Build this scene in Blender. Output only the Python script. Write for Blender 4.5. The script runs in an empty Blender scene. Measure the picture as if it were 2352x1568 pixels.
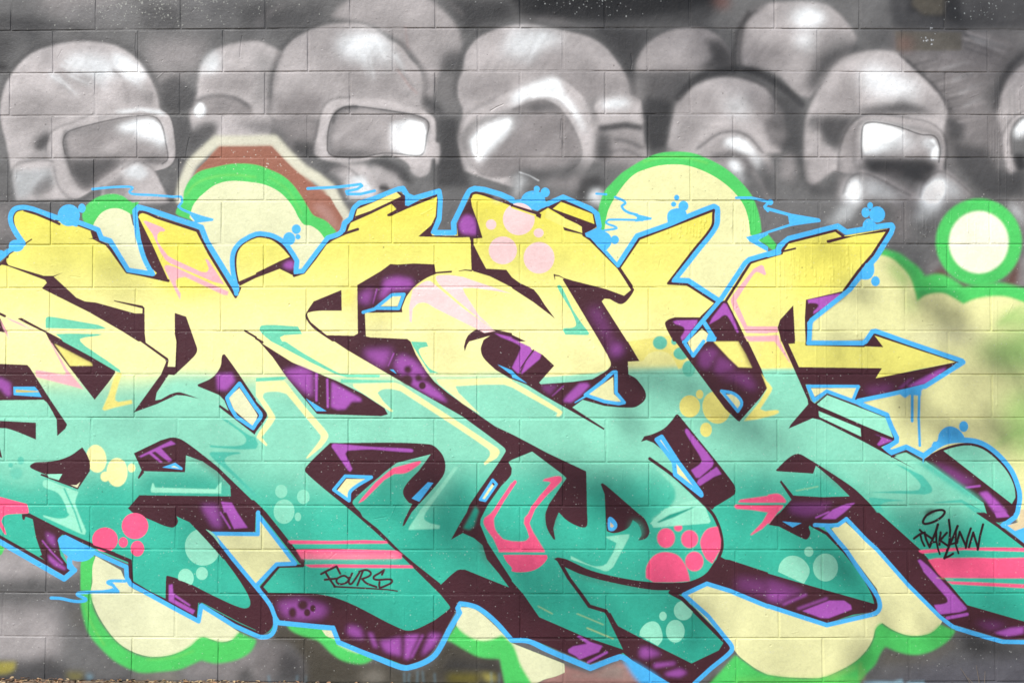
# Painted concrete block wall: graffiti lettering over a row of airbrushed grey helmeted heads, afternoon sun through leaves
import bpy, bmesh, math, random
import numpy as np
from mathutils import Vector, Matrix

scene = bpy.context.scene
rnd = random.Random(7)
C = scene.collection

# ---------------------------------------------------------------- camera
PITCH = math.radians(2.2)
DEPTH = 6.760                       # along the optical axis to the wall
ZC = 1.630                          # height where the axis meets the wall
cam_d = bpy.data.cameras.new('camera')
cam = bpy.data.objects.new('camera', cam_d); C.objects.link(cam)
cam_d.lens = 50.0; cam_d.sensor_width = 36.0; cam_d.clip_start = 0.05; cam_d.clip_end = 500.0
CAM = Vector((0.0, -DEPTH * math.cos(PITCH), ZC - DEPTH * math.sin(PITCH)))
cam.location = CAM
cam.rotation_euler = (math.radians(90) + PITCH, 0, 0)
scene.camera = cam

# ---------------------------------------------------------------- sky and sun
SUN_EL, SUN_AZ = math.radians(44), math.radians(-32)     # azimuth from straight behind the camera, negative = from the left
SUN_FROM = Vector((math.cos(SUN_EL) * math.sin(SUN_AZ), -math.cos(SUN_EL) * math.cos(SUN_AZ), math.sin(SUN_EL)))
world = bpy.data.worlds.new('World'); scene.world = world; world.use_nodes = True
wn = world.node_tree; wn.nodes.clear()
sky_n = wn.nodes.new('ShaderNodeTexSky'); sky_n.sky_type = 'NISHITA'; sky_n.sun_disc = False
sky_n.sun_elevation = SUN_EL
sky_n.sun_rotation = math.atan2(SUN_FROM.x, SUN_FROM.y)
bg = wn.nodes.new('ShaderNodeBackground'); bg.inputs['Strength'].default_value = 0.085
wo = wn.nodes.new('ShaderNodeOutputWorld')
wn.links.new(sky_n.outputs[0], bg.inputs[0]); wn.links.new(bg.outputs[0], wo.inputs[0])
sun_d = bpy.data.lights.new('sun', 'SUN'); sun_d.energy = 4.1; sun_d.angle = math.radians(0.53); sun_d.color = (1.0, 0.962, 0.905)
sun = bpy.data.objects.new('sun', sun_d); C.objects.link(sun)
sun.rotation_euler = SUN_FROM.to_track_quat('Z', 'Y').to_euler(); sun.location = SUN_FROM * 40
scene.view_settings.view_transform = 'Standard'; scene.view_settings.look = 'None'
scene.view_settings.gamma = 1.0; scene.view_settings.use_curve_mapping = False
scene.view_settings.exposure = 0.44

# ---------------------------------------------------------------- helpers
def mesh_obj(name, verts, faces, mat, parent=None, smooth=False):
    me = bpy.data.meshes.new(name); me.from_pydata(verts, [], faces); me.update()
    if smooth: me.shade_smooth()
    o = bpy.data.objects.new(name, me); C.objects.link(o)
    if mat: me.materials.append(mat)
    if parent: o.parent = parent
    return o
def tag(o, label=None, cat=None, group=None, kind=None):
    if label: o['label'] = label
    if cat: o['category'] = cat
    if group: o['group'] = group
    if kind: o['kind'] = kind
    return o
def node_mat(name):
    m = bpy.data.materials.new(name); m.use_nodes = True
    nt = m.node_tree; b = nt.nodes['Principled BSDF']
    return m, nt, b

# where a spot of the photograph (0..2352 across, 0..1568 down) lies on the wall plane y = 0, in metres
FOC = 50.0 / 36.0 * 2352
def on_wall(P):
    P = np.asarray(P, np.float64)
    a = (P[:, 0] - 1176) / FOC; b = (784 - P[:, 1]) / FOC
    dy = math.cos(PITCH) - b * math.sin(PITCH); dz = math.sin(PITCH) + b * math.cos(PITCH)
    t = -CAM.y / dy
    return np.stack([a * t, CAM.z + dz * t], 1)
PPM = FOC / DEPTH                   # paint pixels per metre of wall
def paint_px(P):                    # photograph -> paint sheet (u right, v down, 1176/784 at x = 0, z = ZC)
    W = on_wall(P)
    return np.stack([1176 + W[:, 0] * PPM, 784 - (W[:, 1] - ZC) * PPM], 1)

# ---------------------------------------------------------------- mural paint
NAMED = {
 'K': (74, 38, 48), 'Kb': (46, 20, 30), 'V': (174, 90, 188), 'Vd': (126, 62, 128), 'B': (80, 190, 255),
 'C': (232, 235, 194), 'C2': (238, 238, 180), 'C3': (236, 236, 172), 'C4': (254, 254, 230),
 'G': (82, 208, 104), 'G3': (44, 140, 84), 'gg': (150, 206, 112), 'yg': (170, 224, 90), 'brown': (158, 104, 86), 'creamg': (216, 215, 196),  # G3 also paints leaf shade into the right green arch
 'yel': (240, 231, 92), 'yel1': (242, 237, 124), 'yel2': (245, 236, 132), 'yel3': (255, 251, 178),
 'mint': (143, 223, 195), 'mintd': (104, 200, 174), 'mintl': (158, 238, 208), 'teal': (60, 191, 165), 'teal2': (36, 160, 139),
 'tealm': (82, 196, 174), 'T': (116, 218, 182), 'Pk': (248, 184, 194), 'Pp': (254, 218, 218), 'M': (255, 96, 142), 'sand': (226, 208, 168),
}
CLAMP = lambda v: max(0, min(255, v))
def colour(tok):
    name, _, al = tok.partition(':')
    al = float(al) if al else 1.0
    if name in NAMED:
        c = NAMED[name]
    else:
        k, n = name[0], int(name[1:])
        d = {'g': (3, -1, 0) if n > 125 else (0, 0, 1), 'k': (0, 0, 2), 'w': (-3, 1, 4) if n > 180 else (4, 0, -8), 'r': (30, -8, -14), 'y': (22, 14, -62),
             's': (-30, 8, 26), 'n': (-2, -2, 6), 'c': (6, 6, -24)}[k]
        c = tuple(CLAMP(n + q) for q in d)
    return np.array([(v / 255.0 / 12.92) if v / 255.0 <= 0.04045 else ((v / 255.0 + 0.055) / 1.055) ** 2.4 for v in c], np.float32), al

class Painter:
    def __init__(self, W, H, ox, oy, warp=None):
        self.W, self.H, self.ox, self.oy, self.warp = W, H, ox, oy, warp
        self.img = np.zeros((H, W, 3), np.float32)
        self.letters = None
    # -- parsing: '@ij' picks one of sixteen sheets of the sketch, then sheet coordinates
    def points(self, toks):
        ti = tj = 0; k = .25; out = []; smooth_all = False
        for t in toks:
            if t == '~': smooth_all = True; continue
            if t[0] == '@':
                if t[1] in 'LR': ti, tj, k = (2 if t[1] == 'R' else 0), 0, .5
                elif t[1] in 'TF': ti, tj, k = (2090.2 / 588, 1159.9 / 392, .141) if t[1] == 'T' else (729.26 / 588, 1292 / 392, .141)
                else: ti, tj, k = int(t[1]), int(t[2]), .25
                continue
            sm = smooth_all
            if t[-1] == '~': sm, t = True, t[:-1]
            elif t[-1] == '!': sm, t = False, t[:-1]
            x, y = t.split(',')[:2]
            u, v = 588 * ti + float(x) * k, 392 * tj + float(y) * k
            out.append((u, v, sm))
        return out
    def place(self, P):
        P = np.asarray(P, np.float64)
        if self.warp is not None: P = self.warp(P)
        return P - np.array([self.ox, self.oy])
    def curve(self, pts, closed):
        n = len(pts); res = []
        if n == 1: return self.place([p[:2] for p in pts])
        rng = range(n) if closed else range(n - 1)
        for i in rng:
            a, b = pts[i], pts[(i + 1) % n]
            p1, p2 = np.array(a[:2]), np.array(b[:2])
            if not (a[2] or b[2]): res.append(p1); continue
            L = np.hypot(*(p2 - p1))
            m1 = m2 = p2 - p1
            if a[2] and (closed or i > 0):
                p0 = np.array(pts[i - 1][:2]); t = p2 - p0; d = np.hypot(*t)
                if d > 1e-6: m1 = t / d * L
            if b[2] and (closed or i < n - 2):
                p3 = np.array(pts[(i + 2) % n][:2]); t = p3 - p1; d = np.hypot(*t)
                if d > 1e-6: m2 = t / d * L
            k = int(max(4, min(16, L / 6)))
            for s in np.arange(k) / k:
                h1 = 2*s**3 - 3*s**2 + 1; h2 = s**3 - 2*s**2 + s; h3 = -2*s**3 + 3*s**2; h4 = s**3 - s**2
                res.append(h1*p1 + h2*m1 + h3*p2 + h4*m2)
        if not closed: res.append(np.array(pts[-1][:2]))
        return self.place(res)
    # -- coverage masks
    def box(self, P, pad):
        x0 = int(max(0, math.floor(P[:, 0].min() - pad))); x1 = int(min(self.W, math.ceil(P[:, 0].max() + pad) + 1))
        y0 = int(max(0, math.floor(P[:, 1].min() - pad))); y1 = int(min(self.H, math.ceil(P[:, 1].max() + pad) + 1))
        return x0, y0, x1, y1
    def fill_mask(self, P, blur):
        x0, y0, x1, y1 = self.box(P, blur * 3 + 2)
        if x1 <= x0 or y1 <= y0: return None
        S = 3; w, h = (x1 - x0) * S, (y1 - y0) * S
        D = np.zeros((h, w + 1), np.int16)
        Q = (P - [x0, y0]) * S; R = np.roll(Q, -1, 0)
        for (ax, ay), (bx, by) in zip(Q, R):
            if ay == by: continue
            lo, hi = (ay, by) if ay < by else (by, ay)
            r0, r1 = max(0, math.ceil(lo - .5)), min(h, math.ceil(hi - .5))
            if r1 <= r0: continue
            rows = np.arange(r0, r1)
            xs = ax + (rows + .5 - ay) * (bx - ax) / (by - ay)
            cols = np.clip(np.ceil(xs - .5), 0, w).astype(np.int64)
            D[rows, cols] += 1
        m = (np.cumsum(D[:, :w], 1) & 1).astype(np.float32)
        m = m.reshape(y1 - y0, S, x1 - x0, S).mean((1, 3))
        return (x0, y0, x1, y1, self.blur(m, blur))
    @staticmethod
    def blur(m, r):
        if r < .3: return m
        if r < 1.6:
            for ax in (0, 1):
                k = min(.25, r * r / 4 + .05)
                for _ in range(2):
                    p = np.pad(m, [(1, 1) if a == ax else (0, 0) for a in (0, 1)], 'edge')
                    m = (1 - 2*k) * m + k * (p[:-2] + p[2:] if ax == 0 else p[:, :-2] + p[:, 2:])
            return m
        n = max(1, int(round(r * .95)))
        for ax in (0, 1):
            for _ in range(3):
                p = np.pad(m, [(n + 1, n) if a == ax else (0, 0) for a in (0, 1)], 'edge')
                c = np.cumsum(p, ax, dtype=np.float64)
                m = ((c[2*n+1:] - c[:-2*n-1]) if ax == 0 else (c[:, 2*n+1:] - c[:, :-2*n-1])).astype(np.float32) / (2*n + 1)
        return m
    def stroke_mask(self, P, wa, wb, blur):
        pad = max(wa, wb) / 2 + blur * 3 + 2
        x0, y0, x1, y1 = self.box(P, pad)
        if x1 <= x0 or y1 <= y0: return None
        m = np.zeros((y1 - y0, x1 - x0), np.float32)
        seg = np.hypot(*np.diff(P, axis=0).T); tot = max(seg.sum(), 1e-6); acc = 0
        for i in range(len(P) - 1):
            a, b = P[i], P[i + 1]; L = seg[i]
            wA = wa + (wb - wa) * acc / tot; acc += L; wB = wa + (wb - wa) * acc / tot
            if L < 1e-6: continue
            q = max(wA, wB) / 2 + 2
            sx0, sx1 = int(max(x0, math.floor(min(a[0], b[0]) - q))), int(min(x1, math.ceil(max(a[0], b[0]) + q) + 1))
            sy0, sy1 = int(max(y0, math.floor(min(a[1], b[1]) - q))), int(min(y1, math.ceil(max(a[1], b[1]) + q) + 1))
            if sx1 <= sx0 or sy1 <= sy0: continue
            X = np.arange(sx0, sx1, dtype=np.float32)[None] + .5 - a[0]; Y = np.arange(sy0, sy1, dtype=np.float32)[:, None] + .5 - a[1]
            d = (b - a) / L
            t = np.clip(X * d[0] + Y * d[1], 0, L)
            dist = np.hypot(X - t * d[0], Y - t * d[1])
            cov = np.clip((wA + (wB - wA) * t / L) / 2 - dist + .5, 0, 1)
            s = m[sy0 - y0:sy1 - y0, sx0 - x0:sx1 - x0]
            np.maximum(s, cov, out=s)
        return (x0, y0, x1, y1, self.blur(m, blur))
    def lay(self, M, col, al, clip=None):
        if M is None: return
        x0, y0, x1, y1, m = M
        m = m * al
        if clip is not None: m = m * clip[y0:y1, x0:x1]
        s = self.img[y0:y1, x0:x1]
        s += (col - s) * m[..., None]
    def run(self, text):
        for line in text.split('\n'):
            tk = line.split()
            if not tk or tk[0][0] == '#': continue
            op = tk.pop(0)
            if op == 'F':
                M = self.fill_mask(self.curve(self.points(tk), True), 0)
                x0, y0, x1, y1, m = M
                self.letters = np.zeros((self.H, self.W), np.float32); self.letters[y0:y1, x0:x1] = m
                self.gradient(); continue
            col, al = colour(tk.pop(0))
            blur, wa, wb = 0.0, 10.0, 10.0
            while '=' in tk[0]:
                k, v = tk.pop(0).split('=')
                if k == 'b': blur = float(v)
                else:
                    a, _, b = v.partition('>'); wa = float(a) / 4; wb = float(b) / 4 if b else wa
            if op == 'E':
                ang = 0.0
                if ',' not in tk[-1]: ang = math.radians(float(tk.pop()))
                rx, ry = (float(q) / 4 for q in tk.pop().split(','))
                c = self.points(tk)[0]
                A = np.arange(44) / 44 * math.tau
                ca, sa = math.cos(ang), math.sin(ang)
                P = np.stack([c[0] + rx*np.cos(A)*ca - ry*np.sin(A)*sa, c[1] + rx*np.cos(A)*sa + ry*np.sin(A)*ca], 1)
                self.lay(self.fill_mask(self.place(P), blur), col, al)
            elif op == 'L':
                self.lay(self.stroke_mask(self.curve(self.points(tk), False), wa, wb, blur), col, al)
            else:
                self.lay(self.fill_mask(self.curve(self.points(tk), True), blur), col, al, self.letters if op == 'M' else None)
    def mottle(self, f):
        self.img *= f[..., None]
        g = np.power(np.clip(self.img, 1e-5, 1), 1 / 2.2)          # the greys were built up with strong contrast
        self.img = np.power(np.clip(.575 + (g - .575) * 1.14, .1, 1.0), 2.2).astype(np.float32)
        self.img *= (.81 + .19 * np.clip(g, 0, 1) ** 5).astype(np.float32)
    def gradient(self):
        # yellow at the top fading to pale yellow, then mint, then teal (height of the change varies along the wall)
        H, W = self.H, self.W
        u = np.arange(W) + self.ox; v = (np.arange(H) + self.oy)[:, None]
        change = np.interp(u, [0, 250, 420, 700, 1100, 1450, 1560, 1760, 2352], [872, 878, 872, 868, 862, 846, 842, 846, 846])
        low = np.interp(u, [0, 250, 450, 700, 950, 1250, 1500, 1700, 1900, 2150, 2352], [1085, 1105, 1085, 1120, 1110, 1080, 1095, 1090, 1085, 1120, 1150])
        soft = np.interp(u, [0, 600, 1000, 1450, 1700, 2352], [15, 13, 9, 4, 2, 2])
        C = [colour(c)[0] for c in ('yel', 'yel1', 'yel3', 'mint', 'teal', 'teal2')]
        a = np.clip((v - 470) / 130 + 0 * u, 0, 1)[..., None]
        b = np.clip((v - 600) / 150 + 0 * u, 0, 1)[..., None]
        g = C[0] + (C[1] - C[0]) * a; g = g + (C[2] - g) * (b * np.interp(u, [0, 1300, 1700, 2352], [1, .9, .45, .3])[None, :, None])
        t = (1 / (1 + np.exp(-(v - change) / soft)))[..., None]
        g = g + (C[3] - g) * t
        t2 = (1 / (1 + np.exp(-(v - low) / 22)))[..., None]
        g = g + (C[4] - g) * t2
        t3 = np.clip((v - 1330 + 0 * u) / 200, 0, .5)[..., None]
        g = g + (C[5] - g) * t3
        m = self.letters[..., None]
        self.img += (g.astype(np.float32) - self.img) * m

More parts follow.
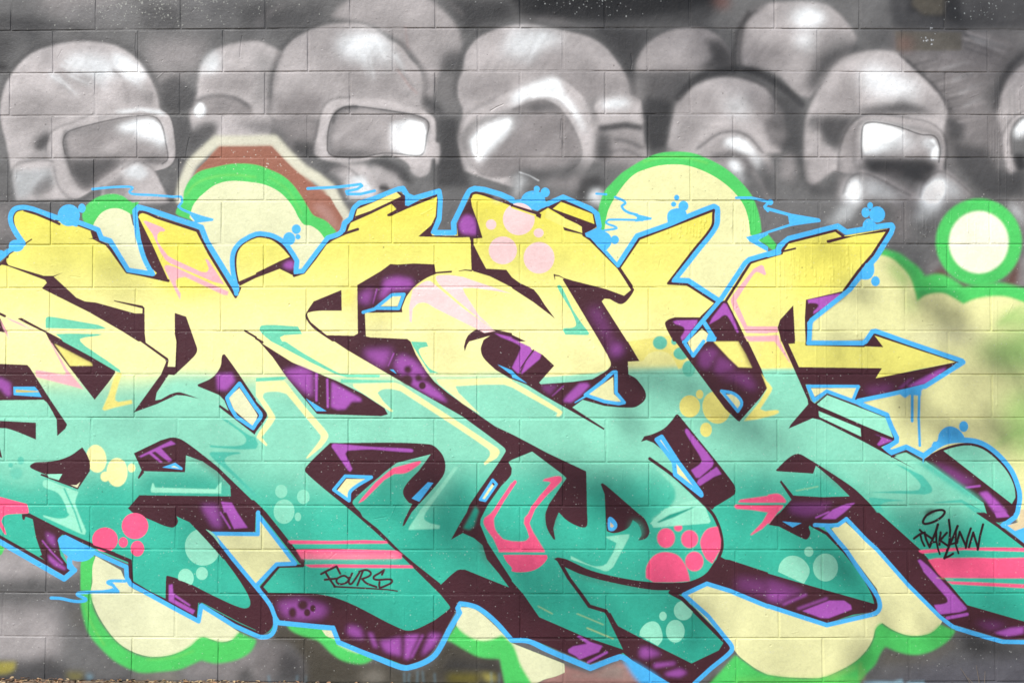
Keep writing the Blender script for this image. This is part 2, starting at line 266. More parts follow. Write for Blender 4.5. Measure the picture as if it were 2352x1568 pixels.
ART_BACK = """
# ---------- airbrushed grey background ----------
P g122 @00 -2400,-1600 @30 4500,-1600 @33 4500,2400 @03 -2400,2400
A g100:.6 b=21.6 @10 100,0 700,0 600,180 250,260 100,200
A g95:.8 b=21.6 @10 1700,0 2351,0 @20 300,0 250,180 0,170 @10 2050,220 1850,250
A k55:.95 b=15.8 @20 180,-300 1000,-300 2000,-300 1900,60 1500,150 900,170 250,140 150,0
A k45:.9 b=13 @20 200,-300 1500,-300 1400,60 700,90 250,80
A g110:.8 b=21.6 @20 900,250 1900,200 1300,500 1150,650 1000,500
A g95:.6 b=28.8 @20 800,300 1250,300 1150,620 1000,480
A g108:.7 b=21.6 @20 1150,750 1500,700 1480,1000 1400,1400 1230,1350 1180,1000
A g105:.8 b=10.1 @10 1640,1060 1850,1100 1850,1568 @11 1900,200 1640,180 1560,60 @10 1660,1500
A g100:.5 b=21.6 @00 -2000,0 450,300 350,480 0,660 -2000,660
A g75:.8 b=8.6 @00 -200,590 90,620 60,645 -200,650
A g155:.8 b=21.6 @00 250,-200 1200,-200 1000,120 700,190 450,120
A k125:.8 b=14.4 @00 550,60 870,40 1250,40 1250,150 950,200 650,190
A k118:.7 b=14.4 @00 1660,-200 2200,-200 2150,200 1680,210
A g118:.9 b=8.6 @00 1220,80 1400,40 1600,60 1640,130 1640,270 1250,250
A g112:.7 b=11.5 @00 180,170 620,180 850,240 850,280 150,270
A g165:.85 b=18.7 @00 1320,380 1850,380 1900,480 1800,640 1420,660
A g168:.8 b=18.7 @00 1450,650 1650,680 1600,900 1480,820
A g110:.6 b=10.1 @00 1500,850 1800,850 1740,1050 1740,1450 1640,1568 1620,1300 1560,1080
# right half base
A g140:.8 b=28.8 @30 1200,400 2351,300 2351,1500 1300,1500
A k88:.95 b=7.2 @30 1080,-300 3000,-300 3000,265 1160,265 1130,100
A k60:.9 b=5.8 @30 1620,-100 1770,0 1780,220 1640,180 1440,150 1350,120 1250,140 1290,40 1300,-100
A w98:.9 b=4.3 @30 1320,-100 1620,-100 1615,140 1430,140 1330,60
A k78:.8 b=8.6 @30 1930,0 2060,0 2030,220 1940,200
A w120:.9 b=2.2 @30 1165,290 1780,300 1780,465 1180,470
A r115:.5 b=10.1 @30 1180,330 1340,350 1330,470 1190,470
A r100:.6 b=8.6 @20 1780,-50 2000,-50 2000,80 1880,90
# fur
L g165:.7 w=22 b=4.3 @30 1780,340 2000,400 2200,500
L g165:.7 w=22 b=4.3 @30 1830,300 2030,340 2230,420
L g165:.7 w=22 b=4.3 @30 1800,430 2000,490 2150,570
L g165:.6 w=26 b=5.8 @30 1420,540 1800,500 2050,560
L g162:.7 w=28 b=5.8 @30 1500,640 1800,560 2050,620
L g162:.7 w=28 b=5.8 @30 1560,760 1800,660 2080,680
L g162:.7 w=28 b=5.8 @30 1650,850 1850,760 2060,760
L g162:.7 w=28 b=5.8 @30 1680,950 1880,850 2040,850
L g160:.7 w=28 b=5.8 @30 1720,1040 1880,960 2030,930
L g158:.7 w=28 b=5.8 @30 1740,1140 1900,1060 2060,1040
L g158:.6 w=28 b=5.8 @30 1740,1240 1880,1180 2020,1140
L g100:.7 w=20>6 b=4.3 @30 1420,640 1560,600
L g100:.7 w=20>6 b=4.3 @30 1500,720 1620,680
L g100:.7 w=20>6 b=4.3 @30 1560,790 1660,760
L g100:.7 w=20>6 b=4.3 @30 1650,870 1760,840
L g100:.7 w=20>6 b=4.3 @30 1650,960 1780,920
L g100:.7 w=20>6 b=4.3 @30 1660,1030 1790,990
L g100:.8 w=30>10 b=5.8 @30 1620,1100 1780,1180
A g98:.7 b=11.5 @30 1640,1150 1760,1220 1780,1350 1660,1330
A g112:.6 b=21.6 @30 1640,1330 2000,1380 2060,1568 1640,1568
A g98:.8 b=13 @30 1990,860 2110,700 2230,560 2351,430 2351,560 2200,740 2120,950 2060,1060 1990,1000
# ---------- head one ----------
A g194 b=2.2 ~ @00 0,1060! 15,900 60,760 150,620 300,490 480,425 700,388 900,395 1080,430 1240,530 1340,660 1400,760 1450,900 1462,985! 1500,1050 1300,1500! @01 700,260! 150,280! @00 60,1330 15,1150
A g205:.7 b=10.1 @00 450,470 700,400 950,410 1150,470 1000,520 600,600
A w243:.9 b=10.1 @00 590,560 680,500 870,500 1040,560 1100,640 1060,720 900,740 720,660 620,640
A w243:.95 b=6.5 @00 1030,480 1180,530 1300,620 1350,700 1300,760 1220,740 1120,660 1040,590
L w235:.85 w=60>14 b=6.5 @00 1130,690 1250,760 1330,840
L w235:.8 w=50>12 b=6.5 @00 480,690 620,790 720,880
L w235:.8 w=50>12 b=6.5 @00 640,680 760,740 850,790
L w235:.7 w=40>12 b=6.5 @00 880,690 930,770 990,830
L g140:.7 w=34>8 b=5.8 @00 1040,650 1130,720 1190,780
L g150:.6 w=40>12 b=6.5 @00 540,780 640,840 680,900
A g150:.6 b=11.5 @00 1090,700 1180,780 1220,900 1160,960 1060,860
A g145:.5 b=8.6 @00 1270,800 1380,860 1450,980 1320,980
L g118:.5 w=24>8 b=3.6 @00 1390,860 1380,960
L g118:.5 w=22>8 b=3.6 @00 1180,900 1180,960
A g150:.6 b=14.4 @00 60,1080 300,1080 480,1120 400,1180 120,1200
A k112:.9 b=13 ~ @00 440,1180 480,1200 440,1300 400,1390 330,1390 310,1310 370,1240
A g194 b=1.4 ~ @00 430,1400! 430,1320 460,1240 520,1190 700,1120 860,1050 1080,1015 1290,985 1470,1010 1545,1055 1580,1130 1600,1250 1612,1380 1600,1470 1550,1530 1440,1568 @01 870,150! 790,215 700,250 600,190 540,80 @00 470,1480
A w232:.8 b=2.9 @00 1050,1020 1290,990 1470,1015 1530,1055 1520,1065 1290,1010 1080,1045
L k120:.5 w=22 b=2.9 @00 900,1080 1100,1058 1290,1045 1440,1055
A g160 b=1.8 ~ @00 580,1310 600,1240 650,1200 900,1130 1150,1078 1290,1065 1430,1080 1490,1160 1520,1300 1540,1460 1490,1508 1380,1500 1180,1500 1000,1600 @01 880,120 800,188 720,150 660,40 @00 600,1420
L k112:.6 w=44 b=5 ~ @00 620,1500 590,1310 610,1240 700,1180
A k105:.7 b=8.6 @01 650,0 860,0 860,120 790,180 700,120
A k105:.6 b=8.6 @00 640,1480 1180,1480 1000,1568 860,1600 650,1600
A g135:.6 b=10.1 @00 1240,1440 1500,1440 1520,1500 1280,1500
A g120:.5 b=7.2 @00 700,1190 1060,1120 1250,1080 1100,1160 900,1200 700,1250
A w245:.97 b=5 @00 1090,1160 1250,1105 1400,1095 1460,1140 1510,1260 1525,1340 1480,1330 1430,1290 1330,1250 1250,1215 1150,1190
A w240:.7 b=8.6 @00 1040,1180 1300,1110 1480,1200 1510,1400 1400,1300 1200,1260
A g185:.8 b=7.2 @00 960,1320 1240,1230 1240,1290 1000,1400 900,1450
A g194 b=2.2 ~ @01 940,140! @00 1150,1530 1230,1490 1330,1520 1420,1568 @01 1480,120 1520,190 1540,300 1200,300 950,260
A w215:.8 b=6.5 @00 1100,1560 1240,1510 1340,1540 @01 1300,60 1150,60
A g140:.6 b=7.2 @01 960,150 1150,120 1180,250 950,250
A g105:.7 b=5.8 @01 1530,0 1640,0 1640,270 1560,270 1520,180
L g178 w=28 b=2.2 @01 880,155 960,100 1130,-20 @00 1180,1520
A w190:.9 b=6.5 @01 110,0 480,-20 520,120 400,150 220,260 140,260
A g138:.7 b=7.2 @01 400,80 480,40 480,200 350,200 220,260
A g185:.7 b=5.8 @01 480,-40 560,-40 640,150 600,220 500,100
A g112:.8 b=5.8 @01 -2000,0 90,0 140,280 1200,290 1200,400 -2000,420
A g150:.7 b=10.1 @01 -2000,330 120,320 90,480 120,560 150,620 0,720 -2000,700
A g100:.6 b=10.1 @01 -2000,620 120,600 180,660 0,730 -2000,740
A g115:.85 b=4.3 @01 1160,300 1640,290 1640,410 1260,330
# ---------- small head two ----------
A g194 b=2.9 ~ @00 1760,1185! 1742,1060 1790,920 1830,780 1860,620 1920,520 2020,440 2180,400 @10 0,380 120,420 240,480! 140,700 120,1240 0,1260! @00 1800,1250
A w230:.9 b=7.2 @00 1880,560 1960,480 2010,480 2020,640 1940,680 1870,680
L g210:.7 w=30 b=4.3 @00 1860,620 1830,800
A g118:.6 b=11.5 @10 0,480 200,560 150,720 80,960 0,1000
A g150:.5 b=14.4 @00 2000,700 2351,640 2351,860 2100,870
A g152 b=2.9 ~ @00 1790,1070! 1780,1000 1830,920 1960,880 2150,890 2280,960 2340,1060! 2200,1060 1950,1060
L k112:.6 w=24 b=3.6 ~ @00 1800,930 1960,880 2150,900 2300,990
A w245:.98 b=3.6 @00 1790,1060 1785,1000 1830,945 1870,960 1890,1000 1880,1060 1830,1080
A k108:.5 b=7.2 @00 1960,960 2100,930 2080,970 1980,1000
A g122:.8 b=7.2 @00 1770,1190 1860,1130 1960,1110 2000,1150 1960,1260 1800,1380 1720,1420 1700,1300
A g172:.8 b=11.5 @00 2040,1090 2351,1080 @10 200,1090 200,1220 @00 2050,1230
# ---------- dome behind head three ----------
A g172:.95 b=4.3 ~ @10 690,160! 760,70 900,-30 1100,-100 1400,-90 1620,20 1760,140 1860,270 1892,400! 1860,520 1700,650 1620,1000 1700,1030! 1500,1030! 1500,600 1100,250
A g140:.6 b=21.6 @10 830,120 1200,120 1400,250 1150,300
A g112:.9 b=21.6 @10 1740,470 1950,440 1960,600 1860,640 1690,600
A g145:.6 b=14.4 @10 1280,290 1460,330 1450,480 1330,420
A g150:.5 b=21.6 @10 1640,680 1850,680 1830,1000 1700,1000
# ---------- head three ----------
A g180 b=2.2 ~ @10 90,1060! 140,900 150,740 190,600 240,480 350,360 480,285 620,235 800,213 950,220 1080,260 1200,350 1330,430 1420,550 1490,620 1525,700 1530,850 1515,950 1560,1030! 1000,1100! 200,1100!
A w236:.85 b=11.5 @10 760,330 960,290 1120,320 1240,390 1240,560 1200,660 1040,560 860,560 740,480
A w240:.7 b=7.2 @10 900,380 1050,330 1150,360 1180,430 1040,470 930,450
L w228:.8 w=70>20 b=7.2 @10 980,520 1030,640 1080,740
L w225:.8 w=40>14 b=5.8 @10 1270,500 1330,600 1360,700
A g160:.6 b=10.1 @10 1040,480 1240,560 1220,700 1090,640
A g128:.8 b=11.5 @10 480,870 640,880 590,1040 160,1040 260,980
A g150:.5 b=14.4 @10 760,660 860,700 860,900 640,880 550,760
A g140:.5 b=7.2 @10 1280,820 1400,850 1380,910 1280,880
L r150:.5 w=14 b=2.2 @10 1300,640 1400,780 1480,860
L r150:.35 w=10 b=2.2 @10 1370,240 1380,330 1400,450
A g160:.5 b=8.6 @10 1460,620 1520,700 1525,900 1470,880
A g112:.8 b=7.2 @10 1545,880 1640,900 1740,1040 1560,1010 1530,950
A g135:.8 b=11.5 @10 180,1080 580,1070 560,1300 470,1440 300,1360 230,1240
A g158:.7 b=13 @10 280,1090 560,1080 550,1240 400,1280 280,1180
A g100:.7 b=8.6 @10 350,1300 540,1310 540,1420 470,1440 420,1400
A g194 b=1.8 ~ @10 528,1390 560,1250 600,1050 650,960 740,915 860,905 1150,915 1350,965 1560,1030 1640,1090 1655,1250 1650,1300 1690,1330 1670,1520 1630,1450 1600,1540 @11 1560,40 1480,50 1440,0 @10 1390,1500 1310,1450 1200,1420 1000,1478 750,1495 580,1450
A g158 b=1.4 ~ @10 655,1380 660,1230 700,1080 780,1000 870,978 1060,995 1300,1030 1500,1070 1585,1130 1570,1250 1540,1400 1500,1430 1280,1412 1150,1412 950,1450 740,1440 680,1420
L k112:.7 w=40 b=4.3 ~ @10 690,1400 680,1230 720,1090 800,1010 900,990
L k115:.6 w=30 b=3.6 ~ @10 900,985 1060,1000 1300,1035 1500,1080 1580,1130 1570,1300
L g190:.5 w=90 b=10.1 @10 720,1260 900,1120 1100,1060
L g190:.5 w=100 b=11.5 @10 900,1350 1100,1200 1300,1080
A g110:.6 b=10.1 @10 680,1360 900,1380 1100,1400 950,1440 740,1430
A w248:.98 b=5 @10 1240,1140 1420,1098 1540,1135 1562,1210 1540,1390 1500,1420 1350,1420 1240,1370 1230,1250
A g200:.5 b=10.1 @10 1150,1200 1350,1160 1350,1420 1150,1380
A g122:.9 b=5.8 ~ @10 1000,1510 1150,1460 1260,1460 1350,1520 1420,1600 @11 1380,150 1200,150 1100,40 1000,20
A g194 b=4.3 @10 800,1500 1000,1510 @11 1100,60 1150,180 1080,260 850,260 760,60 640,0
A g120:.7 b=7.2 @10 450,1480 560,1470 640,1560 @11 830,100 760,200 640,130 530,60
A w228:.9 b=5.8 @11 850,60 1000,60 1060,180 1080,210 930,260 870,240
A g165:.8 b=5.8 @11 1060,0 1300,0 1380,150 1200,180 1100,120
A g85:.9 b=3.6 ~ @11 1140,170 1160,120 1190,120 1215,170
A g182:.9 b=2.9 ~ @11 1420,0 1450,40 1510,55 1570,30 1590,0 1590,-30 1420,-30
A g125:.8 b=11.5 @11 1500,100 1620,120 1620,230 1400,220 1340,140
A g120:.9 b=4.3 @11 1640,-40 1990,-40 2000,180 1900,200 1840,420 1800,560 1650,560 1720,200
# ---------- big head four ----------
A g180 b=2.2 ~ @10 1900,1000! 1860,900 1855,780 1900,640 1930,490 2050,345 2200,275 @20 0,235 150,222 300,250 500,288 700,340 850,430 960,560 1060,720 1090,870! 1180,920! 1200,1040! 1215,1300! 1250,1500! 600,1500! @10 1900,1500!
A w232:.85 b=13 @20 0,270 300,270 460,330 430,420 250,480 100,560 20,500 @10 2250,500
L w235:.8 w=70>20 b=7.2 @20 280,330 210,470 160,590
A g150:.5 b=11.5 @20 300,400 460,420 460,600 330,640 220,600
A g150:.6 b=14.4 @10 2100,700 2351,740 2351,860 2180,900 1990,920 1980,820
A g140:.8 b=14.4 @20 300,690 560,670 780,700 860,760 740,920 690,960 600,840
A g194 b=1.8 ~ @10 1845,1240 1920,1060 2050,980 2200,910 @20 0,842 150,780 300,715 400,708 500,760 620,860 690,960 740,1150 772,1300 755,1450 700,1560 @21 600,100 400,130! 0,150! @10 1900,1568! 1870,1400
A g122:.6 b=4.3 ~ @10 1880,1260 1930,1160 2050,1090 2200,1050 @20 0,990 60,1000 0,1040 @10 2200,1110 2050,1170 1960,1260 1960,1400 2010,1560 1940,1500
A w246:.97 b=7.2 @20 40,840 170,780 320,720 410,715 450,760 460,880 420,905 300,890 160,910 50,960 0,980 0,880
L w246:.95 w=80>24 b=5.8 ~ @20 420,860 520,960 600,1070 660,1200
A g152 b=2.2 ~ @20 0,1010! 60,990 180,950 290,930 420,990 520,1110 600,1270 632,1400 600,1500 500,1568 @21 300,60 100,40 0,60! @11 2100,60 @10 2000,1540 1960,1400 1955,1280 2040,1190 2200,1120
L g172:.8 w=26 b=2.9 ~ @20 60,980 180,920 290,905 430,930 540,1060
L g120:.5 w=60 b=8.6 @20 60,1030 290,960 440,1040
L g170:.6 w=120 b=13 @20 200,1500 330,1350 440,1240
L g130:.6 w=70 b=10.1 @20 150,1400 260,1280 400,1150
A w250:.98 b=6.5 @10 1965,1290 2060,1190 2200,1130 2330,1080 2351,1160 2260,1280 2150,1380 2060,1500 2010,1440
A w235:.7 b=11.5 @10 2100,1150 2351,1090 @20 60,1080 0,1160 @10 2200,1300 2100,1450
A g195:.8 b=10.1 @10 1970,1400 2080,1450 2060,1568 2010,1568
A g108:.7 b=10.1 @20 700,900 800,880 820,1000 760,1140 700,1000
A g192:.95 b=3.6 ~ @20 765,960 870,890 1000,880 1160,920 1190,1040 1205,1140 1060,1125 850,1160 790,1060
A w240:.9 b=8.6 @20 800,950 950,900 1090,920 1060,980 880,1000
A k108:.7 b=5.8 @20 800,1170 1060,1120 1210,1150 1200,1200 1060,1180 860,1220 800,1210
A g160:.9 b=5.8 @20 870,1230 1050,1190 1160,1190 1240,1400 1240,1568 820,1568 800,1300
L g120:.6 w=40 b=7.2 ~ @20 870,1260 1000,1280 1180,1330
A g112:.8 b=10.1 @20 780,1180 840,1250 900,1450 820,1568 700,1568 780,1400
A g112:.7 b=10.1 @20 460,1490 640,1440 740,1480 660,1568 460,1568
A g120:.9 b=7.2 @21 0,0 1100,-60 860,180 790,300 760,370 460,230 350,250 0,250
A g150:.7 b=8.6 @21 300,60 680,40 700,80 640,200 520,180 350,150
A g105:.8 b=8.6 @21 640,40 820,60 860,170 830,200 700,100 610,190
A w230:.85 b=5.8 @21 720,180 780,150 830,180 830,320 740,300 690,260
A w215:.7 b=7.2 @21 20,60 80,20 170,60 100,150 70,250 20,250
L w240 w=12 b=1.1 @21 70,15 160,45 245,92
# ---------- small dome five ----------
A g168:.97 b=3.6 ~ @20 1130,660! 1150,530 1250,400 1400,300 1560,265 1750,262 1880,320 1980,430 2035,560 2010,660!
A g200:.5 b=21.6 @20 1450,430 1680,400 1600,560 1350,580
A g112:.8 b=18.7 @20 1800,330 1960,450 2020,600 1980,650 1720,640 1860,520
A g112:.7 b=10.1 @20 1850,230 2080,300 2060,640 2030,560 1980,420
A g130:.85 b=18.7 @20 1150,670 1650,670 1600,800 1500,900 1250,880
A g165:.5 b=18.7 @20 1250,670 1420,690 1350,740 1180,720
A g172:.7 b=7.2 @20 1100,660 1200,900 1180,930 1100,900 1060,760
A g100:.7 b=10.1 @20 1090,660 1140,760 1180,900 1100,880 1090,760
# ---------- sphere seven ----------
A g180:.97 b=2.9 ~ @20 2120,620! 2115,450 2130,320 2160,200 2250,120 @30 0,38 150,22 350,18 520,40 640,120 740,230 820,350! 700,560 520,740 380,900! 250,860 120,720 0,650!
A g128:.8 b=5.8 @20 2060,600 2070,300 2120,150 2300,40 2351,60 2250,110 2170,200 2130,350 2110,600
A w246:.97 b=14.4 @30 190,150 330,70 480,90 540,180 440,250 280,240
A w240:.8 b=11.5 @30 230,330 420,310 420,460 270,430
A g118:.9 b=21.6 @30 480,380 780,300 860,400 660,560 520,720 400,860 330,800 450,600
# ---------- head six ----------
A g112:.85 b=7.2 @20 2060,600 2200,610 2351,650 @30 110,710 220,830 340,1000 330,1120 200,1040 0,830 @20 2300,790 2000,700 1700,760 1520,880 1480,1000 1500,820 1660,690 1900,640
A g194 b=2.9 ~ @20 1420,1340! 1440,1250 1480,1060 1530,900 1620,815 1750,750 1950,708 2150,738 2300,800 @30 60,920 140,1050 160,1200 120,1400! @20 1600,1420! 
A g140:.7 b=17.3 @20 2050,760 2351,860 @30 80,980 100,1250 0,1300 @20 2200,1100 2150,900
A w220:.7 b=14.4 @20 1960,900 2130,900 2180,1060 2100,1090 1980,1030
A g112:.5 b=10.1 ~ @20 1400,1320 1560,1180 1720,1090 1800,1110 1700,1200 1480,1280
A g165:.8 b=5.8 @20 1430,1350 1650,1130 1750,1150 1700,1350 1650,1400 1430,1400
L g182:.95 w=70 b=4.3 ~ @20 1620,1400 1800,1270 1920,1190 2060,1180
L g185:.9 w=90 b=5.8 ~ @20 2060,1230 2200,1290 2310,1440 2351,1568
L k118:.7 w=26 b=4.3 ~ @20 1700,1370 1900,1230 2060,1210 2180,1260 2300,1400
A g170:.9 b=5.8 ~ @20 1720,1400 1900,1270 2060,1240 2180,1290 2290,1450 2300,1568! 1800,1568!
A w246:.95 b=6.5 @20 1940,1290 2060,1255 2160,1300 2240,1400 2260,1440 2100,1400 1960,1340
A w225:.7 b=6.5 @20 2180,1430 2290,1440 2320,1568 2240,1568
L k85:.8 w=50 b=5.8 ~ @20 1860,1450 2000,1420 2120,1450 2200,1568
A w228:.9 b=5.8 ~ @20 1980,1500 2020,1470 2080,1490 2120,1568 @21 2060,30 2000,-20
A w205:.7 b=7.2 @21 2020,20 2140,20 2150,130 2080,110
A g112:.7 b=7.2 @21 2130,-30 2351,-40 2351,350 2250,300 2160,150
L g150:.6 w=30 b=4.3 @21 2200,0 2300,120 2351,260
A g150:.6 b=10.1 @30 0,1190 130,1200 120,1380 30,1420 0,1400
A g112:.7 b=11.5 @30 140,1050 320,1050 340,1300 220,1400 130,1380
# ---------- head eight ----------
A g194 b=2.9 ~ @30 330,1568! 330,1250 360,1060 430,890 530,720 650,560 800,490 1080,463 1190,490 1260,560 1350,650 1500,800 1620,950 1645,1040! 1600,1300! 1550,1568!
A g138:.6 b=17.3 @30 600,700 760,680 840,1000 700,1040 650,960 720,860
A w244:.92 b=15.8 @30 870,620 980,590 1180,690 1360,760 1400,900 1250,900 1000,880 860,780
A g118:.75 b=11.5 @30 900,980 1120,960 1250,900 1380,950 1480,1000 1400,1040 900,1040
A g120:.5 b=10.1 @30 640,1020 860,1000 840,1050 640,1050
L g120:.5 w=26 b=4.3 @30 770,900 800,1000
A g115:.85 b=7.2 @30 370,1060 860,1055 860,1110 740,1150 680,1300 650,1400 520,1360 470,1200 360,1200
A g150:.6 b=10.1 @30 500,1080 700,1100 640,1200 500,1180
A g180 b=3.6 ~ @30 350,1450 460,1380 560,1350 600,1420 590,1568 @31 520,60 420,130 350,80
A g115:.7 b=8.6 @30 280,1440 340,1450 340,1568 @31 330,120 260,100 230,0
A g165:.7 b=7.2 @30 130,1450 230,1400 260,1568 @31 230,100 100,60
A g180 b=2.2 ~ @30 650,1568! 670,1400 720,1250 800,1130 900,1075 1050,1065 1300,1105 1480,1150 1600,1260 1625,1400 1600,1568! @31 1400,260! 900,40! 700,20!
L g125:.7 w=24 b=2.9 ~ @30 790,1500 790,1250 850,1130 980,1110 1280,1170 1450,1200 1570,1270 1590,1420
A g168 b=2.2 ~ @30 860,1330 870,1180 900,1138 1000,1130 1200,1170 1400,1240 1530,1260 1575,1370 1565,1490 1480,1550 1200,1568 950,1568 870,1450
A w252 b=5.8 @30 868,1330 880,1150 990,1132 1140,1165 1260,1215 1150,1330 1000,1400 890,1420
A w225:.7 b=13 @30 900,1200 1250,1210 1380,1300 1250,1380 900,1430
A w225:.9 b=6.5 @30 1420,1260 1520,1280 1570,1370 1560,1470 1490,1460 1500,1370 1430,1350
A g108:.85 b=10.1 @30 880,1468 1500,1468 1600,1568 @31 1500,30 1250,60 950,20 700,60 780,1
A g165:.8 b=7.2 @31 660,60 850,20 1000,70 1250,220 1350,240 1500,30 1650,40 1850,200 1850,260 1500,300 700,300 640,240
A g112:.85 b=8.6 @31 1080,30 1250,-40 1420,-30 1400,180 1330,200 1200,120
L g178 w=40 b=3.6 ~ @31 860,20 1000,70 1180,170 1300,235 1400,250
L k108:.6 w=18 b=3.6 ~ @31 760,60 860,35 1000,80 1200,190
L g175 w=36 b=4.3 ~ @31 1460,50 1600,10 1720,90 1860,210
A w246:.97 b=8.6 ~ @31 700,220 740,120 800,70 855,110 860,240 840,320 760,300 700,270
A w208:.8 b=10.1 @31 870,70 1000,100 1200,220 1250,260 900,250
A w250 b=8.6 ~ @31 1400,250 1440,140 1520,75 1600,65 1650,130 1620,240 1560,320 1420,330
A w205:.8 b=8.6 @31 1650,80 1740,150 1800,250 1660,250
A w220:.7 b=11.5 @31 1400,300 1600,290 1520,420 1380,500 1330,450
A g140:.7 b=11.5 @31 1100,300 1380,300 1300,480 1330,620 1180,700 1120,560
A w215:.8 b=8.6 @31 680,320 840,290 760,440 600,500 520,480 600,400
A g122:.7 b=11.5 @31 80,290 600,290 640,380 480,480 100,440
A g105:.8 b=10.1 @31 860,290 1120,300 1180,560 1120,700 1060,480 900,420
A g108:.8 b=11.5 @31 1300,480 1540,430 1560,600 1400,680 1320,620
A g118:.8 b=14.4 @31 1180,680 1560,640 1620,860 1420,950 1200,820
A g150:.7 b=8.6 @31 1430,880 1560,800 1600,900 1500,960
A r85:.9 b=5.8 @31 1480,960 1600,890 1700,1000 1880,1060 1820,1090 1680,1000
A g98:.7 b=14.4 @31 1800,120 2351,0 3000,0 3000,250 2000,290 1900,230
A g145:.7 b=10.1 @31 2200,280 2351,250 3000,250 3000,800 2351,780 2300,500
A w205:.7 b=7.2 @31 2200,330 2270,300 2351,420 2351,520 2280,420
A r85:.85 b=5.8 @31 2310,800 2330,1000 2300,1060 2150,1040 2250,900
A g160:.7 b=5.8 @31 2330,800 3000,760 3000,1080 2280,1060
# ---------- head nine at the right edge ----------
A g180 b=2.9 ~ @30 2105,1060! 2150,860 2230,700 2351,600 2700,450! 2700,1568! 2250,1568! 2200,1400 2160,1250
L g188 w=60 b=2.9 ~ @30 2230,1568 2190,1350 2190,1180 2260,1090 2351,1030 2500,980
A g125 b=2.9 ~ @30 2240,1400 2235,1220 2290,1110 2400,1060 2700,1060! 2700,1568! 2290,1568!
A w248:.95 b=5.8 @30 2250,1210 2351,1090 2500,1080 2400,1200 2290,1280
A k75:.7 b=8.6 @30 2270,1420 2351,1430 2500,1568 2300,1568
L g125:.5 w=10 b=2.2 @30 2220,820 2225,1150
L g125:.5 w=10 b=2.2 @30 2260,780 2265,1050
L g125:.5 w=10 b=2.2 @30 2110,680 2105,1330
# soft body shading of the heads
A g135:.55 b=13 @L 40,440 200,420 430,480 300,560 120,580 30,540
A g150:.5 b=10.1 @L 260,330 420,350 400,420 250,420
A g130:.5 b=11.5 @L 600,380 720,400 730,480 560,480
A g140:.55 b=10.1 @L 930,360 1120,350 1150,420 1000,430 930,420
A g135:.55 b=13 @L 1260,440 1420,420 1500,470 1440,540 1260,540
A g145:.5 b=13 @L 1560,300 1800,330 1850,440 1600,440
A g140:.5 b=11.5 @L 2140,330 2300,350 2340,420 2200,460 2120,450
A g140:.5 b=14.4 @R 60,250 330,260 400,330 260,360 60,330
A g140:.5 b=10.1 @R 330,330 500,300 530,420 400,440
A g140:.55 b=11.5 @R 1070,200 1240,220 1300,330 1150,320 1060,290
A g135:.55 b=11.5 @R 760,430 900,400 960,520 850,560 740,600
A g150:.5 b=11.5 @R 1400,420 1560,380 1600,520 1420,520
A g140:.5 b=10.1 @R 1850,400 1960,440 1990,520 1900,500
A g150:.6 b=7.2 @R 1520,600 1590,560 1590,720 1520,760
A g150:.5 b=7.2 @R 1900,560 1970,620 1970,740 1940,720
# ---------- second airbrush pass: deep shades and streaks between the heads ----------
A k78:.7 b=6.5 @L 0,70 150,84 350,112 430,134 200,142 -400,140 -400,60
A k72:.6 b=10.1 @L -300,150 70,160 60,240 10,330 -300,330
A k50:.8 b=4.3 @L -200,290 20,292 45,312 10,326 -200,326
A k92:.7 b=5.8 @L 640,40 720,22 800,26 826,60 826,136 660,130
A k84:.7 b=11.5 @L 1090,30 1240,10 1340,40 1500,10 1480,110 1330,136 1240,120 1120,130
L g160:.4 w=40 b=6.5 @L 1180,110 1240,60 1300,20
A k66:.85 b=10.1 @L 2020,0 2352,0 2352,80 2220,120 2140,150 2100,80
L g150:.4 w=26 b=5 @L 2060,10 2130,70
A k84:.8 b=5 @L 740,380 800,345 900,420 890,500 810,515 745,490
A k88:.7 b=6.5 @L 800,530 880,560 870,640 850,760 815,760 808,640
A k76:.8 b=5 @L 215,600 232,640 205,690 165,690 160,650
A g165:.5 b=6.5 @L 60,560 200,560 160,600 60,640
A k96:.6 b=5.8 @L 60,735 220,705 250,720 120,745
A k72:.7 b=7.2 @L 320,730 560,725 480,800 420,860 370,850 330,790
L k80:.6 w=30 b=2.9 ~ @L 300,600 296,650 312,730 335,800
A g196:.6 b=5.8 @L 480,690 600,620 620,650 520,700
A k82:.6 b=5.8 @L 640,720 755,720 770,740 690,756
A k96:.5 b=4.3 @L 470,870 560,800 570,860 480,900
A k80:.7 b=6.5 @L 872,600 960,570 1000,575 985,630 880,690 858,680
L k80:.7 w=34 b=5 ~ @L 1290,250 1262,330 1245,420 1236,520
A k70:.7 b=6.5 @L 1340,650 1450,660 1450,720 1400,730 1350,700
A k95:.6 b=8.6 @L 1080,560 1250,560 1330,640 1290,630 1150,600
A k80:.8 b=5 @L 1945,440 2010,470 2050,530 1990,520 1950,490
A k74:.85 b=6.5 @L 2010,545 2100,540 2110,600 2110,700 2170,860 2010,860 2000,780 2025,700
A k84:.7 b=7.2 @L 2040,240 2120,230 2120,310 2060,330 2010,310
L k76:.7 w=26 b=2.2 ~ @L 1530,560 1540,520 1580,496 1640,492
A k72:.6 b=5 @L 1510,700 1620,690 1740,705 1650,722 1540,720
A k78:.8 b=4.3 @L 1690,735 1780,730 1860,770 1900,850 1800,810 1730,760
A k50:.9 b=2.2 @L 1742,868 1750,842 1775,842 1790,870
A g190:.6 b=4.3 @L 1680,770 1730,760 1820,800 1850,860 1700,850
A k76:.6 b=5.8 @L 1440,745 1530,740 1600,770 1560,800 1500,800
L k90:.5 w=16 b=2.9 @L 1830,310 1900,400 1870,440
# right half
